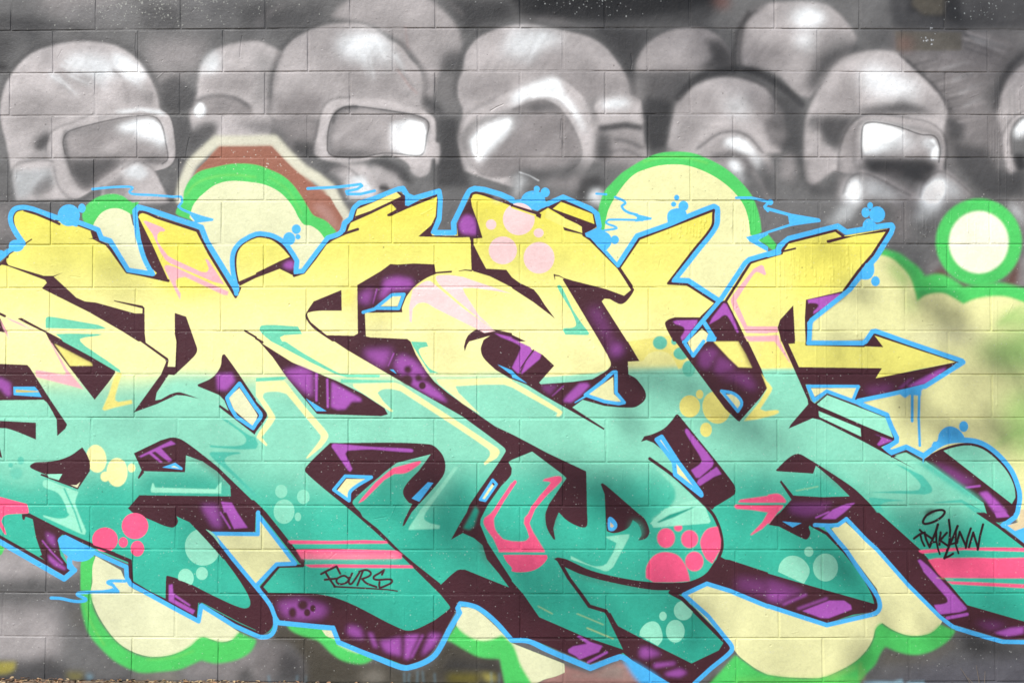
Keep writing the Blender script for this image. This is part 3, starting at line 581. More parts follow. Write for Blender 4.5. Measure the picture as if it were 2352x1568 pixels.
A k44:.85 b=7.2 @R -60,-60 940,-60 920,20 700,60 420,90 60,80
A k60:.5 b=8.6 @R 0,40 950,20 900,110 500,120 100,100
A g170:.35 b=7.2 @R 0,90 180,80 300,110 140,130
A k70:.75 b=7.2 @R 330,120 640,140 600,200 570,280 560,400 520,330 470,220 400,160
A k66:.75 b=6.5 @R 890,180 960,190 1010,250 1018,320 840,322 920,270
L k66:.7 w=40 b=3.6 ~ @R 1020,330 1022,240 1040,140 1090,60
L g160:.5 w=14 b=2.9 ~ @R 1050,320 1060,220
A k88:.75 b=10.1 @R 600,335 830,335 800,420 740,500 650,470
A k66:.85 b=6.5 @R 620,440 740,470 730,560 705,680 640,700 610,640 600,520
L k68:.8 w=70 b=3.6 ~ @R 760,450 850,360 970,325 1100,325 1220,385 1330,480
A k80:.7 b=8.6 @R 1180,410 1330,480 1340,600 1340,720 1230,690 1190,560
A k70:.5 b=5 @R 1150,560 1190,540 1260,620 1240,690 1180,650
A g165:.5 b=7.2 @R 1180,590 1260,600 1250,650 1200,640
A k72:.8 b=9.4 @R 1410,260 1560,190 1620,230 1500,280 1440,340 1380,420 1350,400
A k100:.5 b=8.6 @R 1600,140 1750,140 1750,220 1640,210
A k78:.75 b=6.5 @R 1590,500 1680,490 1800,470 1900,500 1960,522 1600,526
A k78:.75 b=6.5 @R 1380,540 1560,545 1540,590 1500,680 1450,650 1420,600
A k80:.6 b=5.8 @R 1290,700 1340,720 1360,830 1430,860 1500,800 1490,720 1520,760 1480,900 1370,900
L g175:.5 w=30 b=5.8 ~ @R 1440,500 1400,580 1360,660
A k64:.85 b=6.5 @R 1610,728 1900,730 1960,770 1900,850 1790,810 1690,800 1640,790
A g130:.5 b=6.5 @R 1680,780 1800,790 1780,820
A k78:.75 b=5.8 @R 2000,540 2080,560 2070,640 2010,640
A k72:.7 b=7.2 @R 2020,660 2180,680 2230,780 2352,800 2352,900 2180,900 2120,840 2040,760
L k66:.8 w=44 b=5 ~ @R 2352,250 2290,310 2240,400 2220,500
A k50:.7 b=5 @R 2300,710 2352,710 2352,790 2320,790
A k84:.7 b=5.8 @R 60,480 180,470 230,500 100,515
A k84:.6 b=7.2 @R 20,760 150,790 320,760 250,830 60,830
A k66:.8 b=3.6 @R 395,578 520,562 600,578 600,600 520,590 400,604
A k78:.7 b=5.8 @R 395,600 450,620 460,720 400,740 380,700
A k62:.7 b=6.5 @R 320,820 400,810 430,860 360,860 330,920 290,900
L k76:.6 w=22 b=2.9 ~ @R 470,640 530,650 600,680
L k76:.5 w=22 b=2.9 ~ @R 450,700 520,690 590,720
A k84:.6 b=5.8 @R 1130,730 1200,760 1210,900 1160,880
L k70:.5 w=20>6 b=2.2 @R 1850,300 1960,270
L k70:.5 w=20>6 b=2.2 @R 1890,340 1980,310
L k70:.5 w=20>6 b=2.2 @R 1930,380 2020,350
L k70:.5 w=20>6 b=2.2 @R 1970,420 2050,395
L k70:.5 w=20>6 b=2.2 @R 2000,460 2080,440
L k70:.5 w=20>6 b=2.2 @R 2010,500 2090,485
L k80:.5 w=16>6 b=2.2 @R 2080,160 2190,190
L k80:.5 w=16>6 b=2.2 @R 2090,190 2200,225
L k80:.5 w=16>6 b=2.2 @R 2080,220 2210,265
L k75:.8 w=14>8 b=2.2 ~ @R 1780,250 1880,340 1960,420 2000,500
# ---------- crisp pass: rims, brushed streaks and glints ----------
L k70:.7 w=11 b=1.5 ~ @00 600,1420 580,1310 600,1240 650,1200 900,1130 1150,1078 1290,1065 1430,1080 1490,1160 1520,1300 1540,1460 1490,1508
L k76:.55 w=13 b=2 ~ @00 425,1400 425,1320 455,1235 515,1182 700,1110 860,1042
L k76:.55 w=14 b=2 ~ @00 1480,1000 1555,1055 1592,1130 1610,1250 1622,1380 1606,1485 1545,1545
L k66:.5 w=34 b=4 ~ @00 -10,900 40,740 130,600 290,465 470,400 700,362 910,370 1100,408 1270,505 1375,650 1440,760 1490,900
L g214:.6 w=14 b=3 ~ @00 170,620 310,500 490,434 700,398 900,404 1080,440
L w240:.8 w=14>4 b=2 @00 1050,590 1180,690
L w240:.8 w=14>4 b=2 @00 1090,580 1240,720
L w240:.8 w=14>4 b=2 @00 560,600 760,700
L w240:.8 w=14>4 b=2 @00 600,560 820,690
L w236:.7 w=14>4 b=2 @00 470,690 650,830
L w236:.7 w=14>4 b=2 @00 530,700 710,880
L w236:.7 w=14>4 b=2 @00 650,700 840,785
L w236:.7 w=14>4 b=2 @00 1150,700 1290,780
L g138:.6 w=14>4 b=2 @00 1040,640 1150,745
L g138:.6 w=14>4 b=2 @00 1130,760 1200,930
L g120:.6 w=12>4 b=2 @00 1340,880 1345,965
L g120:.6 w=12>4 b=2 @00 1395,850 1375,960
L g142:.6 w=14>4 b=2 @00 570,780 690,890
A w250:.95 b=2.5 @00 1250,1125 1400,1100 1455,1140 1500,1240 1514,1310 1440,1245 1330,1205 1240,1180
A w238:.8 b=2 @00 1110,1028 1290,1000 1460,1020 1520,1050 1500,1056 1290,1016 1120,1042
A w250 b=2 @00 1792,1052 1790,1000 1832,950 1862,965 1866,1010 1838,1062
L k70:.6 w=18 b=3 ~ @00 1785,940 1870,892 2000,878 2150,898 2285,968
L w225:.7 w=26>10 b=4 ~ @00 1850,690 1885,560 1960,470
L k70:.55 w=28 b=4 ~ @10 115,900 128,740 165,590 222,465 330,340 465,262 600,214
L k66:.6 w=24 b=4 ~ @10 1230,345 1350,405 1450,530 1518,610 1556,700 1560,850 1545,950
L k68:.7 w=12 b=1.5 ~ @10 655,1380 660,1230 700,1080 780,1000 870,978 1060,995 1300,1030 1500,1070 1585,1130 1570,1250 1540,1400 1500,1430 1280,1412 1150,1412 950,1450 740,1440 680,1420 655,1380
L k76:.55 w=13 b=2 ~ @10 522,1390 552,1250 592,1050 642,950 735,905 860,895
L k76:.6 w=14 b=2 ~ @10 1570,1022 1650,1085 1668,1250 1662,1300
A w252:.95 b=2.5 @10 1400,1110 1530,1135 1560,1205 1545,1390 1500,1422 1400,1420 1330,1390
L w240:.7 w=22>6 b=3 @10 1540,1220 1230,1260
L w240:.7 w=22>6 b=3 @10 1540,1320 1240,1370
L g195:.6 w=26>8 b=4 @10 720,1280 930,1110
L w238:.75 w=18>4 b=2.5 @10 950,360 1010,570
L w238:.75 w=18>4 b=2.5 @10 1000,340 1090,730
L w238:.75 w=18>4 b=2.5 @10 1090,350 1200,560
L w230:.7 w=16>4 b=2 @10 1275,510 1350,620
L k70:.6 w=30 b=4 ~ @20 150,190 300,222 500,258 715,308 880,400 995,540 1095,700 1130,860
L k70:.6 w=26 b=4 ~ @10 1826,900 1826,780 1866,640 1896,490 2025,320 2185,246
L k70:.65 w=14 b=2 ~ @20 0,1005 60,985 180,945 290,925 420,985 520,1105 605,1270 638,1400 605,1505 500,1575
A w252 b=3 @10 1968,1285 2060,1198 2200,1138 2330,1088 2345,1120 2230,1245 2120,1365 2040,1490 1992,1400
A w252:.92 b=3.5 @20 190,795 330,738 412,732 445,790 446,880 420,895 300,880 180,895
L w245:.85 w=40>10 b=3 ~ @20 440,890 540,985 620,1110
L k80:.5 w=18 b=3 ~ @10 1850,1250 1922,1070 2045,988 2195,915
L w230:.7 w=20>5 b=3 @20 250,330 160,560
L w230:.6 w=18>5 b=3 @20 200,300 90,500
A w238:.8 b=4 @20 830,960 940,925 1060,935 1000,970 880,985
L k66:.5 w=20 b=3 ~ @20 1560,870 1650,795 1780,735 1950,695 2150,722 2320,790
L k70:.6 w=13 b=2 ~ @20 1700,1370 1900,1232 2060,1212 2180,1262 2300,1400
A w250 b=3 @20 1965,1292 2060,1265 2150,1312 2215,1395 2080,1372
A w240:.9 b=3 @20 1995,1500 2030,1478 2075,1500 2100,1568 2040,1568
L k70:.65 w=11 b=2 ~ @20 2092,610 2090,440 2110,310 2145,190 2240,95
L k76:.5 w=20 b=3 ~ @20 1120,560 1230,385 1390,285 1550,248 1760,246 1900,300
A w250:.9 b=7 @30 230,150 340,90 460,110 510,180 420,220 300,215
L k66:.6 w=18 b=3 ~ @30 1275,550 1378,645 1530,795 1650,945 1668,1040
L k70:.6 w=15 b=2 ~ @30 645,1568 655,1400 700,1235 785,1115 888,1058 1050,1048 1300,1088 1495,1134 1620,1248 1645,1400 1625,1560
L k70:.7 w=13 b=1.5 ~ @30 862,1450 858,1330 868,1180 900,1134 1000,1126 1200,1166 1400,1236 1535,1256 1580,1370 1570,1490
A w253 b=2.5 @30 872,1330 884,1152 990,1138 1130,1172 1245,1218 1130,1300 960,1340 890,1410
A w250:.9 b=2.5 @30 1480,1285 1525,1275 1568,1370 1562,1460 1500,1455 1505,1380 1540,1340
L k70:.6 w=14 b=2 ~ @31 690,210 740,80 850,22 1000,66 1190,168 1310,232
L k70:.6 w=14 b=2 ~ @31 1395,240 1420,125 1495,42 1600,10 1730,90 1875,215
A w252 b=3.5 @31 720,220 760,120 810,88 850,125 856,230 800,280
A w253 b=3.5 @31 1425,245 1460,150 1530,95 1602,88 1634,140 1600,235 1540,300
L k66:.6 w=14 b=2 ~ @30 2150,1250 2182,1175 2255,1078 2351,1018
L k60:.6 w=16 b=2 ~ @30 2240,1420 2236,1220 2290,1112 2400,1060
A w250 b=3 @30 2260,1205 2340,1110 2400,1090 2330,1200
L w200:.5 w=16>5 b=3 @30 1900,380 2150,470
L w200:.5 w=16>5 b=3 @30 1860,340 2180,430
L w190:.5 w=16>5 b=3 @30 1600,640 1850,560
L w190:.5 w=16>5 b=3 @30 1700,740 1900,660
L w190:.5 w=16>5 b=3 @30 1760,860 1960,770
L w190:.5 w=16>5 b=3 @30 1800,980 1980,890
L k80:.6 w=14 b=2 ~ @L 50,810 68,762 130,740 200,733 245,742
A g120:.6 b=5 @L 150,880 230,790 242,860 170,920
L k78:.55 w=13 b=2 ~ @L 246,765 272,860 330,915 385,915 425,880
L k82:.55 w=13 b=2 ~ @L 560,770 630,745 700,775 750,850 772,920
A w220:.8 b=4 @L 590,775 640,758 690,800 640,830 590,812
L k72:.6 w=13 b=2 ~ @L 1490,795 1550,762 1620,785 1680,860
A w238:.85 b=3.5 @L 1620,822 1660,808 1705,868 1660,892
L g188:.6 w=18>5 b=2.5 @R 2090,150 2250,200
L g188:.6 w=18>5 b=2.5 @R 2080,180 2240,235
L g180:.5 w=18>5 b=2.5 @R 1900,330 2100,290
L g180:.5 w=18>5 b=2.5 @R 1960,390 2140,350
L g180:.5 w=18>5 b=2.5 @R 2010,440 2180,400
L g180:.5 w=18>5 b=2.5 @R 2030,500 2180,470
L g176:.5 w=18>5 b=2.5 @R 2050,560 2170,540
# ---------- lower greys ----------
A g176 b=14.4 @03 -2400,330 700,330 720,560 600,640 450,600 200,640 -2400,660
A g105:.9 b=11.5 @03 -2400,660 200,640 290,610 430,650 550,620 700,560 740,700 480,780 300,740 -2400,760
A g118:.7 b=15.8 @03 -2400,740 740,720 740,860 500,850 200,820 -2400,860
A g170:.95 b=17.3 @03 -2400,900 380,860 560,900 600,1250 460,1380 -2400,1380
A g125:.7 b=17.3 @03 560,960 760,900 860,1250 1000,1400 700,1480 600,1300
A w110:.6 b=11.5 @03 640,900 740,860 800,1100 700,1050
A k85:.9 b=11.5 @03 -2400,1380 240,1370 460,1330 620,1420 900,1500 1200,1480 1200,1700 -2400,1700
A g125:.8 b=11.5 @03 540,1330 800,1340 1000,1430 1250,1480 1200,1530 800,1490
A y150:.9 b=4.3 @03 -200,1370 150,1370 130,1450 60,1480 -200,1500
A y130:.6 b=5.8 @03 600,1470 780,1470 740,1540 640,1530
A s170:.7 b=4.3 @03 790,1480 850,1490 850,1540 800,1530
A g150:.9 b=11.5 @03 1700,1430 1900,1360 2351,1250 @13 200,1200 240,1350 150,1480 0,1568 @03 1700,1568
A g88:.8 b=8.6 @03 2180,1460 2270,1410 2351,1500 2351,1600 2150,1560
A w140:.7 b=8.6 @03 1250,1480 1650,1460 1650,1568 1200,1568
A w92 b=8.6 @13 150,1020 600,1080 620,1200 900,1380 1250,1360 1300,1600 450,1600 430,1380 300,1200 150,1200
A g130:.8 b=8.6 @13 0,1200 260,1190 440,1360 450,1500 200,1500 100,1568 0,1568
A w150:.7 b=10.1 @13 960,1470 1180,1440 1160,1568 1000,1568
A k75:.8 b=11.5 @13 220,1320 330,1230 440,1400 440,1560 100,1560 200,1450
A w90 b=8.6 @13 1700,1190 1850,1180 2250,1340 2300,1600 1240,1600 1250,1420 1400,1470 1620,1400
A k72:.8 b=11.5 @13 1750,1330 2200,1380 2250,1500 1700,1480
A y160:.8 b=5 @13 2060,1470 2190,1480 2220,1540 2120,1560
A y110:.7 b=7.2 @13 1760,1480 2050,1480 2050,1568 1760,1568
A r150:.95 b=3.6 @23 460,1400 720,1480 980,1370 1100,1420 1230,1600 200,1600 300,1530
A w165:.6 b=5.8 @23 760,1480 960,1390 1060,1450 1000,1510 800,1500
L w160:.5 w=16 b=2.9 @23 560,1500 900,1505 1120,1520
A w90 b=4.3 @23 1850,1500 1900,1480 1880,1600 1760,1600
A g110 b=10.1 @33 1050,1200 1720,1060 2351,1150 3000,1150 3000,1800 800,1800 900,1500
A w112:.8 b=8.6 @33 1060,1240 1180,1290 1450,1330 1700,1150 1750,1200 1500,1380 1150,1380 1000,1400
A n105:.9 b=17.3 @33 1500,1380 2351,1300 3000,1300 3000,1800 1000,1800 950,1568
A k60:.8 b=11.5 @33 1780,1140 2100,1210 2351,1250 3000,1240 3000,1330 2100,1300 1850,1260
"""
ART_CLOUD = """
# ---------- octagon, cloud of bubbles ----------
P brown b=1.5 @01 1700,200 1800,0 @00 1900,1470 2010,1330 2351,1320 @10 150,1320 300,1480 420,1568 @11 560,150 680,200 740,310 820,450 800,560 640,600 0,500 @01 1800,500
A w200:.35 b=8 @11 520,220 700,300 780,520 640,500 540,350
L creamg w=96 b=3.5 @01 1660,260 1690,110 1760,-60 @00 1840,1430 1990,1295 2351,1293 @10 0,1290 165,1290 290,1430 430,1560 @11 560,70 680,165 740,290 830,430
P brown b=1.5 @01 1740,200 1830,0 @00 1920,1480 2020,1350 2351,1348 @10 140,1345 320,1530 400,1600 @11 440,60 480,140 550,190 680,240 730,330 800,440 740,560 500,560
A r170:.5 b=6 @11 520,330 600,300 690,370 760,520 720,540 600,420
P G b=1.2 ~ @01 1620,360! 1680,260 1690,190 1740,90 1830,10 @00 1960,1540 2150,1505 2351,1515 @11 150,0 250,50 340,130 420,240 480,340 530,410 640,460 740,560! 640,640! 400,640! @01 1740,450! 1620,400
P G b=1.2 ~ @01 755,420 780,340 850,270 950,225 1050,215 1130,235 1210,290 1275,285! 1260,330! 1215,400! 860,500! 790,490
P C ~ @01 850,520! 870,470 930,390 1010,350 1090,348 1150,370 1195,395! 1220,500! 1290,560! 1400,950! 1160,930! 1000,650! 880,550!
A c205:.5 b=10 @01 920,560 1010,640 1060,700 960,680
P C ~ @01 1740,430! 1770,330 1800,280 1870,210 1980,130 2120,95 2351,112 @11 110,140 220,200 300,280 350,350 390,430 440,495 500,505 560,540 600,580 640,640! 420,950! 350,950! 0,700! @01 2170,1100! 1830,520!
L yg:.6 w=8 b=2 ~ @01 1700,230 1800,120 1950,60 2150,40 2351,60
L yg:.5 w=6 b=2 ~ @11 120,60 280,170 360,290 420,400
P G b=1.2 ~ @21 820,560! 795,420 800,330 850,190 920,110 1000,30 @20 1040,1568 1200,1470 1350,1410 1500,1395 1650,1405 1800,1460 1950,1540 @21 2080,80 2190,210 2240,310 2280,450 2292,560! 2240,600! 2150,620! 1850,500!
P C2 ~ @21 850,540! 865,440 890,350 950,240 1040,115 1130,30 @20 1230,1555 1350,1522 1470,1512 1590,1518 1720,1556 @21 1860,55 1980,140 2060,220 2130,320 2170,440 2190,590! 2260,620! 2351,740! 2190,840! 1900,1200! 1500,1040! 1450,1000! 1000,880! 850,720!
L yg:.6 w=7 b=2 ~ @20 1200,1490 1400,1440 1600,1450 1800,1500
P G b=1.5 @21 2260,640 2351,580 @31 80,680 60,740 0,700 @21 2351,690
E G b=2 @31 1937,655 395,398
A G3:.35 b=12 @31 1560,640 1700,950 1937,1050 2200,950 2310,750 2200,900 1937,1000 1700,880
E C4 b=2.5 @31 1937,657 273,285
P G b=3 ~ @31 1060,720! 1200,760 1300,830 1390,900 1440,970! 1560,950 1680,985 1800,1070! 1900,1050 2100,1025 2351,1080 2800,1200! 2800,1700! 1700,1300! 1300,1300! 950,900!
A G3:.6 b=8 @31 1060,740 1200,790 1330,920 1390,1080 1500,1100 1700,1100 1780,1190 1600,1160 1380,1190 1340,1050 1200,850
P C3 b=2 ~ @31 960,830! 1000,780 1120,800 1220,880 1300,980 1345,1100 1370,1200! 1440,1150 1530,1128 1620,1130 1720,1180 1795,1225! 1900,1180 2050,1155 2200,1160 2351,1210 2800,1350! @33 2800,300! 2300,100! @32 2200,1400! 1430,1100! 1100,1000! 1050,700! 850,570! 1250,440! 1700,250! 1750,150! 1200,-20! 900,-20! 350,30! @31 400,1568! 400,1390! 700,1170!
A gg:.8 b=10 @31 1080,830 1180,870 1300,990 1280,1100 1150,950
A gg:.75 b=14 @31 1280,1150 1370,1180 1370,1250 1300,1280
A gg:.8 b=14 @31 2351,1280 2200,1300 2100,1400 2150,1450 2300,1400 2700,1500 2700,1300
A gg:.8 b=22 @31 2351,1400 2250,1500 2050,1568 @32 1900,60 2050,180 2150,260 2351,280 2700,300 2700,0
A gg:.75 b=26 @32 2351,420 2150,520 2200,640 2100,760 2150,900 2250,1050 2351,1080 2700,1000 2700,400
L gg:.6 w=30 b=5 @31 2110,1420 2300,1270 2500,1200
L gg:.5 w=30 b=5 @32 2090,960 2250,850 2400,800
A c220:.5 b=16 @31 1250,1480 1700,1450 2000,1500 1800,1568 1300,1568
# lower bubbles
P G b=1.5 ~ @03 740,500! 750,450 840,400! 875,400! 860,480 845,600 840,720! 740,715! 740,600
P G ~ @03 880,400! 1110,530! 1140,600! 1220,700! 1400,790! 1820,1010! 1860,880! 2200,1100! 2170,1150! 2100,1180 2020,1190 1940,1165 1850,1150 1750,1230 1600,1300 1450,1325 1330,1315 1200,1270 1080,1190 980,1070 900,940 850,820 830,740! 850,640! 850,500
P C ~ @03 880,400! 1110,530! 1140,600! 1220,700! 1400,790! 1820,1010! 1860,880! 2200,1100! 2170,1150! 2100,1180 2020,1190 1940,1165 1850,1150 1750,1230 1600,1300 1450,1325 1330,1315 1200,1270 1080,1190 980,1070 900,940 850,820 830,740! 850,640! 850,500
P G b=2 ~ @03 740,745! 840,740! 850,850 890,950 960,1060 1060,1180 1180,1270 1330,1325 1500,1325 1650,1280 1750,1220 1830,1150 1880,1145 1950,1170 2050,1190 2120,1175 2190,1100! 2351,1170! 2351,1190! 2300,1280 2180,1350 2000,1385 1920,1375 1850,1355! 1750,1400 1650,1440 1480,1460 1300,1470 1200,1440 1050,1360 920,1240 820,1120 770,980 745,850
L yg:.5 w=8 b=2 ~ @03 780,800 800,920 860,1060 960,1220
L yg:.4 w=8 b=2 ~ @03 1350,1350 1600,1330 1780,1270
P G @03 -200,290 0,300 40,330 20,380 0,395 -200,400
P G b=2 ~ @13 280,1030! 720,1050! 1080,1340! 1000,1385 900,1385 780,1350 680,1280 600,1200 560,1170! 420,1130 320,1080
P C @13 605,1080 700,1085 730,1165 700,1160 640,1130
L c240 w=12 b=2 @13 760,1210 860,1260 940,1285
P G ~ @13 1880,870! 1990,880 2120,970 2351,1200! @23 0,1200! 480,1390! 485,1470! 400,1505 280,1540 190,1600! 100,1600! 0,1300! @13 2300,1200! 2100,1240! 1900,1150! 1840,1040!
P C ~ @13 1880,870! 1990,880 2120,970 2351,1200! @23 0,1200! 480,1390! 485,1470! 400,1505 280,1540 190,1600! 100,1600! 0,1300! @13 2300,1200! 2100,1240! 1900,1150! 1840,1040!
P G b=2 ~ @13 1840,1040! 1900,1100 2000,1160 2100,1175 2180,1160 2260,1125! 2351,1200! @23 0,1205! 30,1260 80,1400 180,1568! @13 2310,1700! 2240,1345! 2050,1325 1900,1250 1800,1190! 1750,1170!
P G ~ @23 1560,750! 1800,650! 2351,860! @33 540,1050! 1000,950! 1050,850! 1000,700! 560,120! 700,80! 1000,350! 1600,1000! 1570,1050 1490,1110 1380,1132 1270,1125 1150,1080 1050,1015! 990,1070 960,1170 900,1270 800,1370 640,1460 500,1515 350,1518 150,1510 0,1490 @23 2351,1490 2250,1440 2150,1370 2080,1310 2000,1200!
P C2 ~ @23 1560,750! 1800,650! 2351,860! @33 540,1050! 1000,950! 1050,850! 1000,700! 560,120! 700,80! 1000,350! 1600,1000! 1570,1050 1490,1110 1380,1132 1270,1125 1150,1080 1050,1015! 990,1070 960,1170 900,1270 800,1370 640,1460 500,1515 350,1518 150,1510 0,1490 @23 2351,1490 2250,1440 2150,1370 2080,1310 2000,1200!
P G b=2 ~ @23 2050,1310! 2150,1380 2250,1450 2351,1490 @33 0,1490 200,1518 450,1522 600,1480 760,1400 900,1280 970,1160 990,1060 1035,1015! 1150,1085 1270,1128 1400,1132 1500,1100 1580,1030! 1720,1085! 1680,1150 1580,1230 1450,1290 1330,1305 1200,1280 1080,1230! 1040,1280 980,1400 900,1480 820,1600! @23 1700,1700! 1900,1480!
A y170:.4 b=5 @33 500,1515 800,1400 830,1420 600,1520
A yg:.35 b=7 @33 -300,1535 600,1525 800,1530 850,1568 -300,1568
L y170:.6 w=12 b=3 @33 850,1380 845,1550
L y170:.6 w=10 b=3 @33 880,1430 882,1560
P s170:.9 b=2 @33 880,1550 1000,1545 1150,1550 1230,1530 1250,1568 880,1568
P s170:.8 b=2 @33 1270,1555 1440,1545 1440,1568 1270,1568
"""
ART_FILL = """
# ---------- letters: gradient fill ----------
F @01 -420,1000 0,850 50,800 220,670 150,560~ 120,440~ 150,375~ 210,355~ 300,372 480,455 560,432 880,560 920,650 1000,690 1165,925 1400,970 1430,960 1340,840 1290,620 1250,420 1270,378 1330,378 1820,545 1900,730 2165,1160 2200,1080 2160,900~ 2165,740~ 2250,640~ 2351,598 @11 0,600 90,595~ 200,640~ 300,720~ 355,820 345,900 350,965 450,930 650,660 820,575 850,490 900,430 920,340 1000,305 1300,185 1390,240 1370,320 1480,275 1670,215 1680,300 1650,480~ 1605,580 1850,590 1850,500 1980,205 2120,215 2351,300 @21 0,305 230,380 320,330 470,270 750,390 780,520 670,580 720,625 970,885 1165,620 1860,350 1840,510~ 1660,750 1450,1025 1610,1040 1880,1215 1930,1180 2190,840 2351,800 @31 0,800 110,760 180,655 640,545 690,600 1115,530 1090,590 700,1110 390,1380 360,1400 355,1568 @32 350,20 880,35 980,-80 1180,0 1750,185 1470,405 820,535 800,520 845,420 350,400 400,540 425,560 545,485 1090,690 1170,900 1060,970 1140,1045 1270,1000 1430,1085 1600,985 1800,935~ 2050,1020~ 2230,1200~ 2290,1400~ 2280,1568 @33 2260,60 2120,100 2351,290 3600,1250 3600,1400 2351,1160 2200,1165 1690,1025 1570,930 720,60 540,180 850,560~ 1000,800~ 990,900 540,1010 0,840 @23 2351,840 1800,640 1560,750 1980,1190~ 1995,1245~ 1820,1425 1660,1600 1400,1600 1000,1290 720,1390 480,1290 200,1180 0,1150 @13 2351,1150 2000,850~ 1860,830 1840,900 1600,1300~ 1400,1400~ 1330,1390 1230,1370 760,1180 720,1050 200,1000 150,1080~ 60,1120~ 0,1110 @03 2351,1105 1850,850 1810,950 1200,640 1200,480 860,340 590,210~ 530,260 650,530 590,575 0,240 -420,10 @02 -560,900 -300,300 -460,0
# tonal spray inside letters
M mint:.9 b=14 @02 1560,310 1900,320 2000,340 1990,500 1400,600 1300,560
M yel3:.8 b=10 @12 0,320 270,320 250,300 0,300
M teal:.85 b=18 @02 830,1300 1230,1330 1290,1400 1180,1530 @03 1350,0 900,60 800,0
M teal2:.7 b=14 @02 1310,1195 1700,1200 1980,1250 2110,1400 1300,1400
M mint:.8 b=18 @02 0,1080 280,1150 420,1260 250,1320 0,1250
M teal2:.75 b=14 @12 1180,1170 1600,1040 1500,1250 1400,1400 1440,1500 1400,1568 @13 1400,100 900,0 @12 890,1480
M teal2:.6 b=22 @12 1740,1250 2000,1200 1960,1380 1950,1568 @13 1900,40 1800,200 1300,100 1450,1568
M mint:.7 b=20 @12 1450,1400 1740,1150 1870,1150 1800,1260 1560,1568 @13 1480,0
M mint:.75 b=24 @22 680,1120 1000,1110 1200,1130 1100,1160 700,1190
M teal2:.5 b=20 @22 690,1250 1100,1200 1350,1260 1450,1400 1200,1568 @23 300,100 300,0 @22 690,1568
P mint b=2.5 @22 1290,1130 1420,1210 1700,1440 1670,1475 1560,1510 1440,1568 @23 1300,90 1290,60 @22 1440,1530 1500,1440~ 1490,1340~ 1400,1240
M teal:.6 b=26 @22 2080,1250 2351,1300 2351,1568 1900,1568 2050,1450
M teal2:.6 b=20 @32 80,1230 400,1220 500,1180 740,1400 230,1410 120,1290
M mint:.9 b=20 @32 1000,1050 1250,1130 1400,1200 1900,1480 2050,1568 1200,1568 950,1480 850,1350 620,1180 480,1080
M teal2:.6 b=22 @33 1020,10 1400,330 2100,330 2000,120 1700,60 1600,-20
M mint:.7 b=28 @33 1050,-20 1300,90 1500,20 1700,100 1900,60 1850,-60 1300,-60
M teal2:.65 b=24 @32 1600,1000 1850,960 1950,1060 2000,1260 2250,1400 2250,1500 1900,1200 1700,1060
M mint:.6 b=18 @32 1620,960 1850,950 2080,1050 2220,1230 2100,1200 1900,1050
M teal2:.5 b=24 @33 640,450 900,640 950,800 700,700 560,560
M teal2:.5 b=28 @03 1400,480 1700,650 1500,700 1250,640 1220,500
M teal2:.4 b=28 @23 100,600 500,700 600,800 800,1000 600,1050 300,900
M yel:.7 b=16 @01 1250,420 1560,500 1820,580 2100,1090 1650,1190 1400,1000
M yel:.6 b=20 @31 180,680 1090,560 700,1090 350,1180 240,1230 230,900
M yel1:.5 b=20 @21 1050,900 1300,700 1850,380 1700,650 1450,1000 1200,1150
M yel:.5 b=14 @21 1560,440 1850,380 1760,580 1600,600
M yel3:.7 b=30 @11 900,1330 0,1330 0,1568 600,1568 900,1500
M yel3:.7 b=24 @21 0,1130 250,1250 380,1360 450,1568 100,1568 0,1480
M yel3:.7 b=20 @11 1030,1360 1400,1330 2351,1500 2000,1500 1400,1530 1020,1520
M yel:.6 b=10 @11 790,1080 930,1060 920,1200 800,1280
M yel:.5 b=12 @11 1010,1310 1350,1310 1340,1340 1010,1360
# yellow/mint boundary corrections
P yel3 b=5 @12 1500,60 1620,20 2060,-40 2080,140 2050,220 2010,270~ 1930,292~ 1700,290~ 1620,250~ 1560,190~ 1530,110
P yel3 b=1 @12 1800,-100 2351,-80 @22 600,-100 880,100 905,210 870,260 770,290 300,325 270,300 385,222 280,120 0,-20 @12 2150,-40
P yel2 b=1.5 @22 1060,0 1500,-60 1600,150 1560,240 1530,255 1490,170~ 1440,110~ 1350,88~ 1260,110~ 1210,170 1180,185
E mintd b=.6 @22 1360,12 66,62
E mintd b=.6 @22 1490,0 28,32
E mintd b=.6 @22 1555,110 72,58
E mintd b=.6 @22 1625,250 60,75
M yel2:.8 b=6 @22 2200,0 2400,0 2351,240 2280,240
P yel2 b=1 @32 -20,-20 150,-20 260,235 0,245 -120,240
"""
